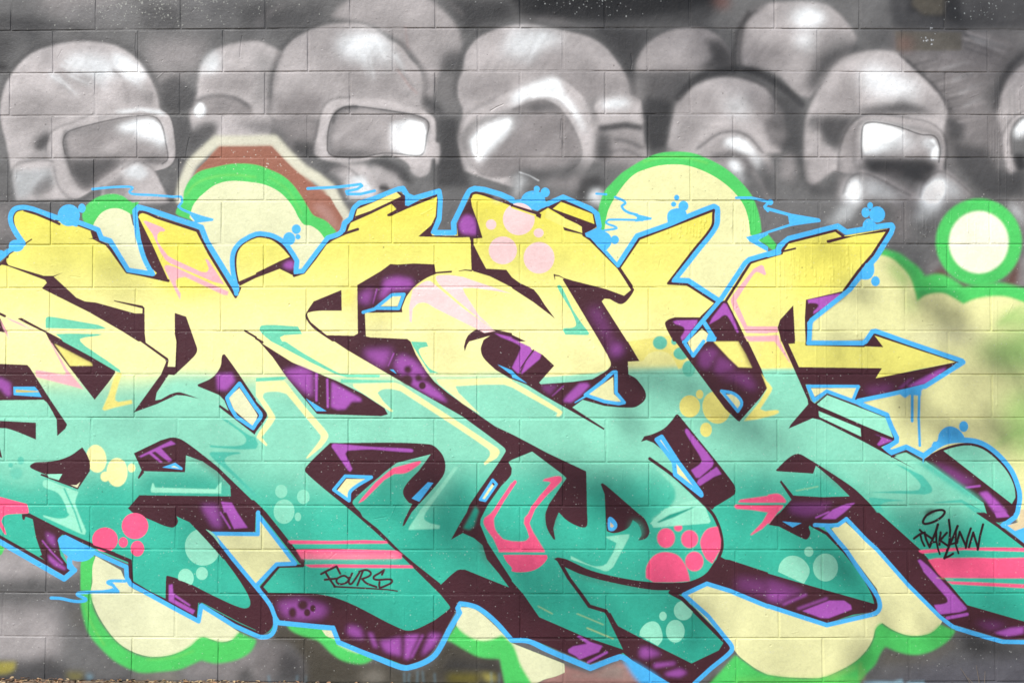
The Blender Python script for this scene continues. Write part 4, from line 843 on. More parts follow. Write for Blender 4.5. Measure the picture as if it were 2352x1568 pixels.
ART_DARK = """
# blue halo laid under the black outlines
# ---------- blue outlines ----------
L B w=50 @01 -160,905 -450,985 @02 -495,-10 -335,300 -600,900 @03 -450,40 -300,120
L B w=50 @01 -160,900 -10,810 70,745 215,670 130,540~ 98,440~ 130,360~ 215,340~ 300,355 510,430 700,490
L B w=50 @01 560,410 700,470 900,545 930,620 1010,645 1175,915 1400,950 1325,800~ 1265,600 1240,370 1270,335 1400,370 1620,445 1850,520 1900,650 2165,1080 2170,1130
L B w=50 @01 2180,1100 2140,900~ 2145,760~ 2200,670~ 2300,605 2351,585 @11 40,580 150,600~ 260,665~ 340,770 375,830 365,930
L B w=50 @11 365,930 430,925 560,750 660,620 780,570~ 815,480 870,440 900,350~ 950,300 1080,260 1310,170 1350,165 1390,230 1450,255 1680,190 1690,260~ 1680,450 1630,560 1650,570 1820,570 1815,480 1870,370 1960,190~ 2010,165 2100,175 2250,220 2351,265 @21 0,285 230,330 320,310 470,245 720,350 780,400 800,510
L B w=50 @21 975,870 1000,830 1150,600 1420,505 1850,330~ 1885,345 1890,380 1875,510~ 1700,740 1490,1005 1620,1010 1895,1190
L B w=50 @21 1910,1190 1600,1560
L B w=50 @31 0,770 90,740 110,690 190,625 640,510 720,565 900,535 1130,500~ 1145,520 1130,570 990,800 900,900 750,1090 400,1370 385,1400 375,1568 @32 370,15 870,18 900,0 @31 960,1480 990,1475 @32 1250,0 1780,180 1790,190 1440,410
L B w=50 @32 830,555 880,590 1090,675 1130,780 1180,880 1180,915 1080,980 1130,1020 1270,970 1430,1050 1540,970~ 1640,920~ 1800,905~ 1950,930~ 2090,1020~ 2230,1180~ 2300,1350~ 2310,1450~ 2290,1568 @33 2270,40 2160,120
L B w=50 @23 1450,1590 1020,1330 980,1325 720,1430 480,1330 300,1250~ 150,1180~ 0,1170 @13 2351,1170 2200,1000~ 2050,880~ 1950,845~ 1875,835 1850,880 1870,920 1780,1070 1660,1290~ 1560,1370~ 1400,1425~ 1330,1420~ 1230,1385 760,1190 710,1060 210,1010
L B w=50 @13 200,1000 175,960~ 130,850~ 0,680 @03 2351,680 1950,195
# ---------- dark outlines and shadows ----------
P K @01 -300,930 -300,880 0,850 60,790 80,770 60,810~ 60,840~ 80,868 400,965 495,965 580,935 495,975 610,1080 700,1165 780,1200 880,1210 1240,1310 1308,1310 1308,1265 1050,1200 1045,1190 1310,1240 1328,1260 1330,1490 @02 1340,10 1545,155 1550,175 1540,230 1610,232 1620,0 @01 1605,1500 1605,1305 1710,1340 1790,1568 @02 1790,0 1812,80~ 1780,140~ 1600,310 1550,305 1440,470 1428,540 1480,530 1560,485 1640,465~ 1720,485 1830,525 1700,497 1620,492 1440,575 1225,652 1400,410 1480,300 1525,190 1518,165 1290,0 @01 1270,1568 1130,1480 820,1300 400,1090 385,1080 430,1030 415,1005 60,872 0,862 -300,960
L K w=12 @01 70,800 80,770 290,632
L K w=11 ~ @01 195,640 145,540 124,440 150,380 220,358
L K w=24 @01 225,365 340,400 470,455 545,490
L K w=26 @01 505,468 565,440 860,550
P K @01 830,555 885,560 915,640 1000,685 985,692 920,665 850,628 810,625 850,618
L K w=28 @01 985,685 1015,720 1165,930 1300,955 1545,1010
P K @01 1262,420 1280,440 1400,680 1550,1012 1400,985 1440,940 1340,850 1300,740 1290,600
L K w=26 @01 1264,412 1275,390~ 1320,380~ 1440,430 1820,555
L K w=24 @01 1815,560 1920,760 2165,1160 2205,1080
L K w=28 ~ @01 2185,1030 2165,930 2160,820 2180,730 2240,660 2351,605 @11 60,603 150,625 240,690 320,780
P K @01 2190,1020 2351,950 @11 0,938 220,830 325,785 358,820 345,880 350,968 340,962 218,902 0,985 @01 2200,1060
P K @02 -200,210 0,205 250,215 275,240 440,500 617,762 600,800 525,868 520,720 480,640 430,560 400,535 0,540 -200,540
P K @01 165,1360~ 200,1352 600,1568 @02 850,140 1045,250~ 1056,290~ 870,535 640,240 460,0 @01 420,1490
P yel2 b=1.5 @02 500,20 560,50 840,195 848,222 645,224
A K:.6 b=4 @02 500,10 560,30 845,180 845,205 700,130
P K @01 -100,1320 0,1350 70,1490 0,1480 -100,1450
L K w=24 @01 -20,1305 45,1335
P K @02 -100,725 0,728 330,745 330,900 160,830~ 60,798~ 0,795 -100,800
P K @02 -60,900 0,980 22,1070 0,1060 -60,1040
P K ~ @02 275,1140 320,1108! 500,1095 640,1050 755,970! 800,1040 825,1110 825,1190! 715,1357! 370,1228! 380,1212! 440,1230! 290,1165
P mintl @02 430,1218 572,1215 540,1272 445,1245
P C @02 650,1315 700,1318 738,1288 710,1342
P K @02 1280,1410 1175,1530 @03 1215,0 1360,60 1580,140~ 1635,90~ 1620,35 1740,90 1900,260 2060,430 2210,640~ 2295,800~ 2285,870~ 2200,870~ 1950,760 1700,630 1535,580~ 1525,600 1520,800 1810,955 1822,830 1860,830 2200,1010 2351,1080 @13 0,1100~ 80,1115~ 150,1050~ 155,960~ 100,830~ 0,690 @03 2300,640 1935,190 2345,180 2351,0 @12 60,1568 0,1490 @02 1990,1140 1690,912~ 1590,880~ 1480,905 1230,1025 1300,1180 1265,1250 1275,1262 1325,1205 1320,1190 1700,1200 1710,1045 1860,1100 1990,1190 2115,1325 2120,1420
A K:.6 b=6 @02 1710,1050 1900,1080 2000,1190 2120,1330 2090,1330 1960,1210 1850,1120
L K w=32 @03 -80,165 0,225 590,560 650,530
L K w=36 @03 265,25 600,195 830,295 1195,445 1205,640 1380,745 1530,815
P K @03 200,15 265,10 600,185 560,215 532,260 560,400 655,530 590,580 360,400 385,390 330,230 300,60 235,40 222,75 205,60
L K w=52 @12 -30,1480 @13 70,10 200,170 420,450
L K w=28 @13 425,440 430,490 210,495 50,685 95,735
# tile 11
L K w=26 @11 350,965 440,935 540,810 640,670 700,630 820,575 935,538
P K @11 812,578 840,500 890,440 915,350 960,318 1080,285 1300,187 1390,240 1370,320 1480,280 1665,215 1668,238 1390,350 1235,420 1208,420 1205,402 1290,355 1245,305 1060,395 870,480 835,570
P yel2 @11 912,418 930,355 1060,300 1290,195 1332,237 1240,280 1050,370
P K @11 1665,235 1680,300 1665,420 1640,490 1605,570 1620,595 1860,598 1960,612 1840,615 1490,605 1610,500 1650,420
P K @11 1855,600 1848,500 1880,410 1970,235 1985,330 2040,480 2082,618 2000,625 2000,680 2060,800 2115,900 2300,910 2351,978 @21 70,1030 200,1090 250,1150 300,1230 395,1358 200,1210 0,1080 @11 2351,1072 2150,970 2000,925 1980,910 1975,780 1972,650 1960,612
L K w=24 @11 1972,245~ 1985,215~ 2030,205~ 2120,228 2351,312 @21 0,322 230,392
L K w=14>6 @11 1980,918 1920,912 1865,922
# tiles 11-12: long diagonal band
P K @11 1235,857 1300,862 1450,852 1640,860 1650,930 1800,918 1800,935 1660,945 1560,990~ 1450,1070~ 1380,1160 1340,1260 1345,1300 1000,1305 1010,1520 1050,1530 1390,1545 1420,1568 @12 1420,0 1470,120 1560,270 1640,370 1760,470 2070,690 2200,780 2351,850 @22 190,950 320,1020 680,1190 683,1220 690,1568 @23 692,110~ 670,138~ 600,125~ 500,70~ 430,0 400,70 380,150 398,250 380,245~ 320,140~ 305,30~ @22 312,1560 340,1490 500,1255 465,1220 185,1010 0,1085 @12 2320,1105 2351,1165 2340,1230~ 2250,1330 2130,1500 2095,1568 @13 2065,60 2060,110 2130,280 2351,620 2351,700 2330,695 2230,560 2120,430 2080,300 2000,235 1900,190 1790,252 1880,90 1935,0 @12 1960,1500 2040,1380 2290,1015~ 2280,975~ 1900,690 1250,320 840,80 720,0 @11 700,1568 620,1515 530,1450~ 465,1370~ 455,1320~ 530,1200 785,1095 788,1285 480,1303~ 490,1370~ 540,1420~ 650,1510 900,1515 935,1495 930,1050 1150,920
P teal2 b=2 @13 1905,145 1970,30 @12 2015,1510 2045,1555 @13 2000,130 1960,160
A K:.7 b=6 @13 2040,230 2100,300 2150,480 2260,620 2200,560 2090,420
# bottom sweep
P K @13 20,690 100,735 700,775~ 1350,1075~ 1450,1078~ 1640,990 1780,880~ 1775,850 1700,760 1700,660 1850,530~ 1920,525 2330,690 2351,630 @23 105,750 250,960 640,1130 1020,1258 860,930 905,920 970,1040 1180,1150 1650,1385 1900,1265 1940,1200 1930,1160 1985,1190~ 2002,1250~ 1820,1425 1660,1600 1400,1600 1020,1290 720,1390 480,1290 200,1175 0,1150 @13 2351,1140 2200,980 2000,850~ 1860,825 1840,900 1600,1300~ 1400,1400~ 1330,1390 760,1180 720,1040 200,1000 0,700
L K w=36 @23 1455,735 1560,790 1940,1170
L K w=34 @23 430,440 520,600 640,760 710,860 860,905 960,1050
P K @23 385,425 420,412 500,430~ 720,530~ 1000,600~ 1280,640~ 1500,645~ 1640,630~ 1780,560~ 1900,410~ 1960,430 2000,435 2351,550 @33 0,560 450,690 1000,845 985,900~ 950,915 780,940 540,1018 0,840 @23 2351,840 1800,638 1550,755 1480,750 1450,715 1280,710~ 900,640~ 640,570~ 480,500 410,445
A K:.5 b=5 @23 500,500 640,570 900,640 1280,715 1430,720 1280,735 900,670 640,600
L K w=30 ~ @22 1265,1075 1480,1230 1700,1430 1800,1530 @23 1860,40 1915,180 1930,320 1890,440
L K w=28 @33 400,118 540,195 700,360 850,550~ 960,740~ 988,830~ 990,880
P K @22 1185,920 1215,870 1290,850~ 1400,795~ 1480,710~ 1515,668~ 1545,690 2040,1310~ 2052,1390~ 2010,1430 1860,1520 1840,1545 1700,1430 1480,1225 1470,1110 1440,1080 1400,1010 1300,930 1235,905
P K @12 455,1200~ 460,1150~ 680,930 1590,942~ 1700,1020~ 1740,1130~ 1715,1240~ 1430,1568 @13 1365,118 1345,128 1360,70 @12 1435,1490 1400,1475~ 1350,1390~ 1380,1310~ 1500,1180 1605,1035 1290,1115 1180,1200 900,1450~ 890,1490~ 960,1568 @13 980,40 1120,150 1330,360 1460,470 1690,650 1760,760 1780,860 1700,760 1300,365 1080,165 880,-10 @12 850,1535
P K @32 110,1568 215,1450 108,1290 120,1272 232,1412 500,1428 750,1420 640,1310 490,1180 440,1140 415,1212 80,1190 72,1178 200,1060~ 280,1030~ 380,1080 480,1140 780,1340~ 920,1470 1010,1568 @33 1020,0 1400,340 1830,850 2351,1000 3600,1280 3600,1400 2351,1160 2200,1170 1690,1025 1580,940 1300,680 720,65 690,65 640,95 480,118 380,122~ 390,190~ 360,245~ 320,240~ 100,130 5,115 60,40
A K:.5 b=6 @32 480,1160 620,1250 780,1410 740,1410 600,1290 490,1200
# eye shape and hook
P K @21 465,1000 480,985 560,1010 860,1085 1030,1148 1092,1095 975,905 990,890 1105,1065~ 1122,1095~ 1060,1190~ 1010,1225~ 970,1218~ 900,1180 850,1175 825,1200 1060,1568 @22 1065,0 1172,180 1065,185 1070,300 1150,350~ 1232,500~ 1150,595~ 1050,607~ 850,592 650,535 555,605 850,797 845,812 600,670 300,500 130,395 0,345 @12 2351,350 2200,260 2090,150~ 2065,70~ 2085,0 @11 2090,1555~ 2150,1515 1990,1560 1960,1568 @12 1940,30 1918,90 1910,50 @11 1925,1555 1955,1505~ 2030,1455~ 2130,1448~ 2351,1490 @21 0,1505 130,1568 @22 20,0 280,120 388,222 250,378 265,392 560,370 740,345 870,265~ 908,210~ 875,120 800,-10 @21 640,1290
L K w=14>5 @21 390,960 430,965 485,992
L K w=12>5 @21 388,955 395,1000
P K @12 0,-30 60,20 330,190 640,320~ 740,360 980,480 1180,610 1212,668 1150,685 560,665 440,520 290,340 150,140
L K w=20 @01 2250,1470 2351,1530 @11 0,1540 60,1575
P K @02 2040,130~ 2065,118~ 2351,530 @12 0,545 95,650~ 100,690~ 0,830 @02 2340,855 2010,600 2018,580 2100,635 2060,540 2010,490 1820,412 1815,395 1950,330~ 2025,230~
P K @21 1405,1405~ 1440,1365~ 1500,1345 1745,1345 1880,1215 1970,1185 2080,1400 2160,1568 @22 2170,0 2290,250 2350,420 2280,520 2090,735 2070,725 1700,270 1500,0 @21 1480,1568
P yel2 b=1 @22 1850,0 2080,0 2150,120 2205,240 2080,235 2000,160
A K:.6 b=3 @22 2070,0 2110,0 2180,130 2210,240 2180,240 2130,120
# tile 21 outlines
L K w=20 @21 232,390 320,338
P K @21 318,335 455,270 500,275 750,390 780,515 665,590 480,548 470,520 480,430
P yel @21 375,350 450,287 740,398 757,490
P yel1 @21 318,355 480,435 600,490 640,515 645,573 480,520 400,480 300,430
L K w=32 @21 660,588 720,628 980,890 1095,1060
L K w=24 @21 985,895 1170,625 1420,530 1855,362 1850,400~ 1838,510~ 1660,740 1435,1035 1610,1045 1875,1215 1740,1345
L K w=26 @21 1970,1190 2190,845 2260,820 2351,795 @31 0,792 125,758
P K @21 225,375 270,400 262,440 215,415
# arrow at the right
L K w=24 @31 0,795 125,758
L K w=24 @31 120,750 185,660 620,550 690,602
P K @31 538,640 680,605 760,600 1118,530 1100,560 800,600 560,665 540,662
L K w=18 @31 125,745 250,715
L K w=26 @31 1110,540 960,770 830,920 700,1100
P K @31 348,1185 690,1105 680,1130 550,1240 380,1370 355,1400 345,1568 338,1350
P K @31 88,1440 110,1370 232,1235 245,1480 250,1568 120,1568 105,1500
P yel1 @32 190,20 250,0 1050,40 960,-80 1180,0 1715,180 1060,330 985,340 1045,245 285,235
P K @32 120,-10 245,-10 248,18 188,22 285,235 1048,245 990,337 1180,300 1745,185 1470,400 820,540 790,525 850,415 830,400 345,395 395,540 430,568 545,480 1095,690 1170,910 1040,970 1140,1050 1362,1176 1140,1062 880,920 480,720 410,705 188,800 210,760 370,575 362,530 260,300
L K w=20 @31 350,1400 355,1568 @32 352,28 880,42 970,-68 1180,2 1748,188
P K @32 870,44 900,0 970,-68 1060,52
P mintl @32 450,575 545,492 1085,700 1150,882 880,770 470,592
P mintl @32 465,638 850,797 855,872 470,690
L K w=24 ~ @32 1140,1055! 1270,1005! 1430,1095! 1600,995 1800,943 1950,965 2080,1050 2200,1180 2270,1320 2285,1450 2275,1568
P K @32 1440,1090 1500,1030 1590,985 2240,1490 2290,1400 2285,1540 2260,1580 @33 2250,65 2120,95 2060,85 1930,0 @32 1860,1490 2010,1580 1980,1480
L K w=30 @33 1930,0 2110,120 2351,305 3600,1250
L K w=30 @01 0,858 -420,1000 @02 -460,0 -300,300 -560,900 @03 -420,10 0,232
L K w=26 @03 1840,842 2200,1032 2351,1098 @13 0,1106 60,1118
L K w=26 @03 1500,800 1810,958
"""
ART_LIGHT = """
# ---------- violet highlights ----------
A V:.95 b=3.6 @11 1865,480 1900,420 1950,405 2000,430 2025,500 2025,590 1900,580 1870,540
A V:.9 b=3 @11 245,870 290,830 350,830 345,905 280,900
A V:.85 b=5.4 @11 1170,1060 1180,1000 1300,975 1430,1000 1450,1060 1380,1090 1230,1100 1200,1150 1125,1190
A V:.7 b=6 @11 960,1130 1070,1080 1050,1200 1020,1230 950,1200
L V:.8 w=14>6 b=1 @11 1110,1090 1075,1220
A V:.8 b=7.2 @12 1000,80 1250,70 1190,230 1120,210 1010,130
L V w=12>6 b=.8 @12 1265,110 1215,225
A V:.85 b=5.4 @12 1290,160 1340,120 1450,170 1540,260 1560,330 1500,330 1440,300 1450,370 1400,310 1330,300 1270,230
A V:.9 b=3.6 @12 1440,330 1500,360 1580,380 1700,480 1760,560 1600,500 1430,400
E K b=2 @12 1395,258 36,36
E K b=2.5 @12 1390,350 46,46
E K b=2 @12 1495,335 32,32
E K b=1.5 @12 1528,405 32,34
A V:.85 b=5.4 @12 250,270 420,230 520,280 520,510 430,450 300,330
L V w=26>20 b=1.5 @12 555,300 555,540
L V w=20 b=1.5 @12 655,350 660,600
P V b=2.5 @12 695,370 960,520 970,550 880,550 820,620 750,625 690,600
A V:.8 b=3.6 @02 0,330 98,385 100,490 70,505 0,430 -100,400
A V:.95 b=3 @02 1990,300 2130,290 2160,360 2080,450 2000,440
P V b=1.2 @02 1285,1050 1570,910 1615,940 1480,980 1582,1090 1550,1105 1425,1008 1395,1020 1495,1108 1470,1110 1370,1030 1290,1065
P V b=1.2 @02 2030,1470 2130,1480 @03 2180,0 2275,140 2150,150 2080,0 @02 2060,1568
L V w=14 b=1.5 @03 2025,0 2115,145
A V:.7 b=5.4 @02 1850,1500 1990,1500 @03 2040,140 1960,130 1880,0
A V:.7 b=3.6 @03 420,180 500,220 515,335 440,260
L V w=12 b=1.5 @03 390,260 470,360 575,465
A V:.9 b=2.4 @03 440,385 520,450 605,510 600,530 500,490 450,440
P V b=1 @03 1552,665 1585,658 1592,740 1752,850 1742,862 1605,775 1600,800 1792,900 1772,935 1550,810
A V:.7 b=7.2 @13 200,830 400,800 560,840 660,880 600,960 420,980 260,950
E K b=2 @13 335,920 38,50
E K b=2.5 @13 430,850 48,46
E K b=1.5 @13 470,920 30,34
E K b=1.5 @13 522,880 26,32
A V:.8 b=4.8 @13 850,1040 950,1060 990,1160 900,1140 840,1100
A V:.8 b=3.6 @13 1030,1100 1070,1110 1120,1250 1080,1230
A V:.85 b=4.2 @13 1140,1180 1230,1170 1330,1140 1330,1320 1200,1280 1170,1250
A V:.9 b=3 @13 1370,1130 1500,1120 1400,1350 1365,1340
L V w=16 b=2 @13 1530,1130 1430,1330
A V:.85 b=4.2 @13 1600,1110 1700,1120 1640,1220 1520,1320 1550,1230
P V b=1.2 @23 595,1140 620,1128 720,1190 830,1225 800,1280 620,1350 590,1320 520,1285 515,1260 560,1230 690,1205
L V w=22 b=1.5 @23 700,1375 870,1285
A V:.7 b=4.2 @23 1180,1240 1260,1240 1370,1300 1230,1345 1170,1320
L V:.9 w=36>22 b=3 @23 1320,1405 1490,1385
A V:.8 b=3.6 @23 1400,1480 1540,1430 1610,1470 1540,1510 1430,1500
A Vd:.8 b=9.6 @23 2070,600 2351,640 2351,780 2070,700
A Vd:.9 b=6 @33 0,610 340,720 100,830 0,800
A V:.5 b=4.8 @33 0,740 200,740 100,825 0,800
L V w=14 b=2 @33 140,845 350,755
P V b=1.5 @33 315,905 560,810 700,810 760,850 770,890 560,970 490,970
L V w=14 b=2 @33 275,885 540,790
P V b=1 ~ @12 695,965! 705,940 760,940 1040,965 1420,985 1445,1000 1430,1015 1250,1005 1060,990 840,1000! 820,1030! 885,1170! 865,1195! 845,1180! 
A V:.9 b=1.8 @22 470,550 500,500 620,385 690,380 715,405 620,500 540,560
A Vd:.8 b=3.6 @22 270,400 420,400 350,490 290,450
L V:.8 w=12>6 b=1.5 @22 470,410 370,500
P V b=1 @11 2190,1490 2351,1530 @21 0,1540 60,1568 @22 170,50 185,85 100,220~ 60,300 0,240 80,60~ 60,30 0,0 @12 2250,-40
P V b=1 @22 210,80 270,120 255,160 90,300 85,290 130,180
L K w=10 @22 200,75 150,140 80,245
A Vd:.8 b=9.6 @21 700,1290 780,1240 870,1400 920,1568 @22 1000,40 980,130 920,130 890,20 @21 830,1500
A V:.6 b=7.2 @22 910,60 960,20 1020,60 1000,120 930,130
P V b=1 @21 1480,1385 1510,1375 1705,1370 1700,1400 1600,1530 1560,1562 1550,1530 1585,1470~ 1575,1435~ 1500,1408
P V b=1 @21 1945,1215 1970,1225 2030,1340 2082,1480 2070,1490 1985,1340~ 1950,1325~ 1900,1360 1810,1412 1840,1350
A Vd:.9 b=5.4 @22 1720,100 1830,60 1900,90 1800,260 1720,220
A Vd:.9 b=5.4 @22 1900,130 2000,190 2050,250 1900,300 1850,270
A Vd:.85 b=7.2 @22 1900,330 2050,290 2180,320 2250,440 2180,440 2050,350
P V b=1.2 @22 1590,825~ 1605,800~ 1650,850 1850,1100~ 1840,1150 1720,1250 1690,1250 1645,1180 1740,1110~ 1730,1060~ 1650,930
P V b=1.2 @22 1710,1270 1880,1150 1925,1215 1860,1240 1725,1325 1700,1300
P V b=1.2 @31 365,1185 665,1125 640,1170 480,1280 415,1318 420,1290 460,1250~ 455,1222~ 370,1215
P V b=2.5 @32 1280,415 1340,380 1560,265 1640,240 1620,270 1480,385 1300,418
P Vd b=2 @32 1190,435 1290,350 1340,330 1240,425
A Vd:.7 b=7.2 @32 880,430 1150,400 1130,450 960,490
P V b=1.5 @32 975,850 1145,910 1020,957 1003,945 1040,890~ 1030,868~
A Vd:.9 b=4.8 @32 1520,1110 1680,1160 1900,1290 1850,1320 1760,1320
L V w=18 b=1.5 @32 1820,1340 1945,1325
P V b=2 @32 1940,1390 2010,1375 2100,1460 2200,1568 2080,1568 2000,1460
P V b=1.5 @33 2080,0 2180,-10 2220,40 2100,50
A Vd:.8 b=4.8 @32 210,1490 600,1480 500,1568 @33 350,40 200,0
P V b=1.5 @32 600,1540 720,1490 800,1480 700,1568 @33 620,60 490,60 540,20
L V w=14 b=1.5 @33 440,48 560,-5
P V b=1.2 @33 1375,440 1400,432 1480,500 1820,870~ 1825,890~ 1760,915 1590,935 1560,920 1525,850 1610,840~ 1650,820~ 1640,780 1430,545 1420,520
L V w=28 b=1.5 @33 1645,970 1830,935
P V b=2 @33 2080,1105 2230,1060 2351,1050 2345,1110 2200,1140
A Vd:.7 b=6 @33 1900,1010 2100,1010 2200,1040 2050,1080
# ---------- cream pieces with blue rims ----------
P C2 @13 20,30 370,450 190,470 10,670 @03 2340,660 1960,200 2351,205 @13 20,210
P C2 @11 1140,1245 1250,1145 1335,1150 1300,1245
P C2 @12 740,1375 830,1260 1025,1262 1000,1290 870,1390~ 850,1455
P C2 @12 2065,1450 2170,1305 2190,1330 2100,1455
P C @02 2100,510 2200,425 @12 0,650 15,680 0,720 @02 2320,775 2150,630
P C2 @22 690,490 930,325 935,480 1010,550 900,555
P C2 @22 1965,485 2060,490~ 2120,560~ 2080,640
P C2 @22 1350,905 1380,900 1520,1100 1720,1370 1510,1210 1500,1100
P C2 @21 1615,1568 1745,1450 1840,1530 @22 1720,60 1665,110 1620,20
P C2 @32 390,430 820,425 770,525 545,440 430,505
P C2 @23 910,90 938,125 920,140 905,130
L B w=30 @11 985,1300 1090,1270 1250,1140 1360,1135 1310,1265 1110,1262
L B w=30 @12 715,1360 820,1235 1060,1245 870,1370~ 855,1460 715,1360
P B @12 1430,1440 1580,1290 1630,1297 1500,1470
L B w=24 @12 2060,1450 2175,1270 2210,1310 2105,1460 2060,1450
L B w=34 @02 2090,510 2200,385 2351,610 @12 10,620 45,680~ 0,750 @02 2325,795 2170,690 2115,600 2085,520
P B @02 122,415 320,415 350,450 382,510 125,492
P y180 @02 145,440 350,455 355,465 240,468 145,468
P B @02 1490,1155 1610,1112 1677,1160 1675,1178
P C2 @02 1570,1150 1650,1165 1600,1140
P B @12 455,520 650,640 555,640
P B @12 1228,258 1262,258 1295,300
P B @12 2218,210 2351,265 @22 40,310 140,385 0,330 @12 2351,310
L B w=32 @22 675,490 830,370 925,285~ 955,280 955,470 1030,560 980,570 850,550 675,490
L B w=18>10 @22 680,500 580,560
L B w=28 @22 1925,455 2040,480~ 2110,560~ 2075,640 1925,455
L B w=40 @22 1330,900 1375,875 1520,1100 1735,1390 1740,1410 1500,1220 1490,1110 1330,900
L B w=34 @22 1580,5 1665,130 1760,0
L B w=28 @32 365,410 830,412 785,525
L B w=34 @32 370,415 425,540 540,455 860,575
P B ~ @23 880,60! 900,40 940,65 968,120 940,165 900,170 882,150
P sand @23 905,90 938,125 918,142 902,130
P B @33 130,82 308,98 225,138
# ---------- blue outlines ----------
L B w=38 @01 -160,905 -450,985 @02 -495,-10 -335,300 -600,900 @03 -450,40 -300,120
L B w=38 @01 -160,900 -10,810 70,745 215,670 130,540~ 98,440~ 130,360~ 215,340~ 300,355 510,430 700,490
E B @01 632,410 102,100
E B @01 752,345 34,42
E B @01 150,690 70,55
E B @01 5,770 40,40
L B w=38 @01 560,410 700,470 900,545 930,620 1010,645 1175,915 1400,950 1325,800~ 1265,600 1240,370 1270,335 1400,370 1620,445 1850,520 1900,650 2165,1080 2170,1130
L B w=38 @01 2180,1100 2140,900~ 2145,760~ 2200,670~ 2300,605 2351,585 @11 40,580 150,600~ 260,665~ 340,770 375,830 365,930
E B @11 305,625 55,60
E B @11 370,538 42,44
E B @11 385,608 24,24
P B @01 1640,470 1850,500 1900,640 1860,560 1750,500
L B w=22 ~ @01 850,170! 1000,155 1150,148 1215,155 1210,175 1190,195 1220,215 1400,225 1600,240 1660,240 1670,260! 1670,290! 1640,330! 1680,360 1840,420 1950,450! 1800,470!
P B @01 1740,400 1960,445 1950,462 1760,485 1640,470 1790,465
L B w=38 @11 365,930 430,925 560,750 660,620 780,570~ 815,480 870,440 900,350~ 950,300 1080,260 1310,170 1350,165 1390,230 1450,255 1680,190 1690,260~ 1680,450 1630,560 1650,570 1820,570 1815,480 1870,370 1960,190~ 2010,165 2100,175 2250,220 2351,265 @21 0,285 230,330 320,310 470,245 720,350 780,400 800,510
P B @11 1370,240 1430,225 1500,270 1400,325 1370,320
L B w=26 @11 475,165 760,150 960,125 975,140 930,170 830,190 840,215 960,215 1090,185
P B @21 0,270 100,260 300,265 330,310 235,370 0,300
E B @21 195,270 110,85
E B @21 228,168 28,28
E B @21 305,200 42,44
P B @21 670,575 790,520 880,580~ 915,660~ 870,730 980,860 990,885 960,880 720,620 680,605
E B @21 840,640 75,80
E B @21 945,635 38,40
L B w=20 @21 775,212 865,218
L B w=24 ~ @21 950,245 1030,280 1040,300 1010,330 1060,380 1150,405
P B @21 1060,370 1150,400 1285,432 1280,450 1130,470 1150,430
L B w=20 ~ @21 1200,455! 900,450 870,465 870,485 950,515 960,530 850,548!
L B w=38 @21 975,870 1000,830 1150,600 1420,505 1850,330~ 1885,345 1890,380 1875,510~ 1700,740 1490,1005 1620,1010 1895,1190
P B ~ @21 1430,480! 1428,400 1460,360 1530,345 1590,365 1610,410! 1600,440!
E B @21 1575,325 46,48
E B @21 1513,248 24,26
E B @21 1485,308 24,24
L B w=46 @21 1900,1190 1920,1180 2140,850 2180,815 2351,765 @31 0,772 100,750
L B w=38 @21 1910,1190 1600,1560
L B w=40 @21 1770,1400 1850,1530
P B @21 1800,1500 1880,1530 1870,1568 1780,1568
P B @21 2150,610 2351,560 2351,590 2260,640 2351,700 2351,745 2180,650
L B w=24 @21 2060,250 2200,250 2351,285
L B w=24 @21 2351,300 2320,330 2351,370
L B w=30>20 @21 2330,345 @31 250,420 470,460 300,480 200,500 0,565 @21 2240,610
P B @31 180,390 475,440 475,470 200,510
E B @31 20,290 28,28
L B w=38 @31 0,770 90,740 110,690 190,625 640,510 720,565 900,535 1130,500~ 1145,520 1130,570 990,800 900,900 750,1090 400,1370 385,1400 375,1568 @32 370,15 870,18 900,0 @31 960,1480 990,1475 @32 1250,0 1780,180 1790,190 1440,410
P B ~ @31 870,530! 875,480 920,440 970,470 1000,500 1010,540!
E B @31 1003,403 72,74
E B @31 897,385 38,46
E B @31 938,322 26,32
P B ~ @31 900,850! 970,850! 975,930 940,990 880,1000 820,980!
E B @31 987,1015 40,46
L B w=40 @32 1440,410 1280,450 1100,490 830,545
P B b=1 @32 1200,470 1440,420 1410,450 1405,500 1300,490 1260,520 1230,500
L B w=26 @32 1325,480 1325,730
L B w=24 @32 1390,470 1385,700 1395,955
L B w=38 @32 830,555 880,590 1090,675 1130,780 1180,880 1180,915 1080,980 1130,1020 1270,970 1430,1050 1540,970~ 1640,920~ 1800,905~ 1950,930~ 2090,1020~ 2230,1180~ 2300,1350~ 2310,1450~ 2290,1568 @33 2270,40 2160,120
L B w=20>6 @32 1430,1060 1425,1120
P B ~ @32 1500,960! 1520,920! 1555,910 1570,850 1610,800 1670,778 1740,800 1790,850 1810,890!
E B @32 1797,780 42,50
P B @33 2135,110 2351,100 2700,100 2700,600 2351,280
P sand @33 2200,120 2300,90 2320,-20 2500,-80 2600,40 2351,140 2270,170
L B w=36 @33 430,115 560,120 640,118 700,75 720,60 900,250 1000,340 1290,670 1580,960 1700,1050 2150,1185 2351,1190 2700,1180
L B w=40 @33 540,140 720,350 860,560~ 1000,760~ 1030,850~ 1010,910~ 950,940 540,1035 0,860 @23 2351,865 2000,720 1790,655 1580,755 1800,950 1960,1150~ 2020,1230~ 2010,1280~ 1830,1430 1680,1568
P B @33 1690,1040 1900,1110 2150,1190 2351,1170 2351,1210 2150,1205 1950,1150 1720,1080
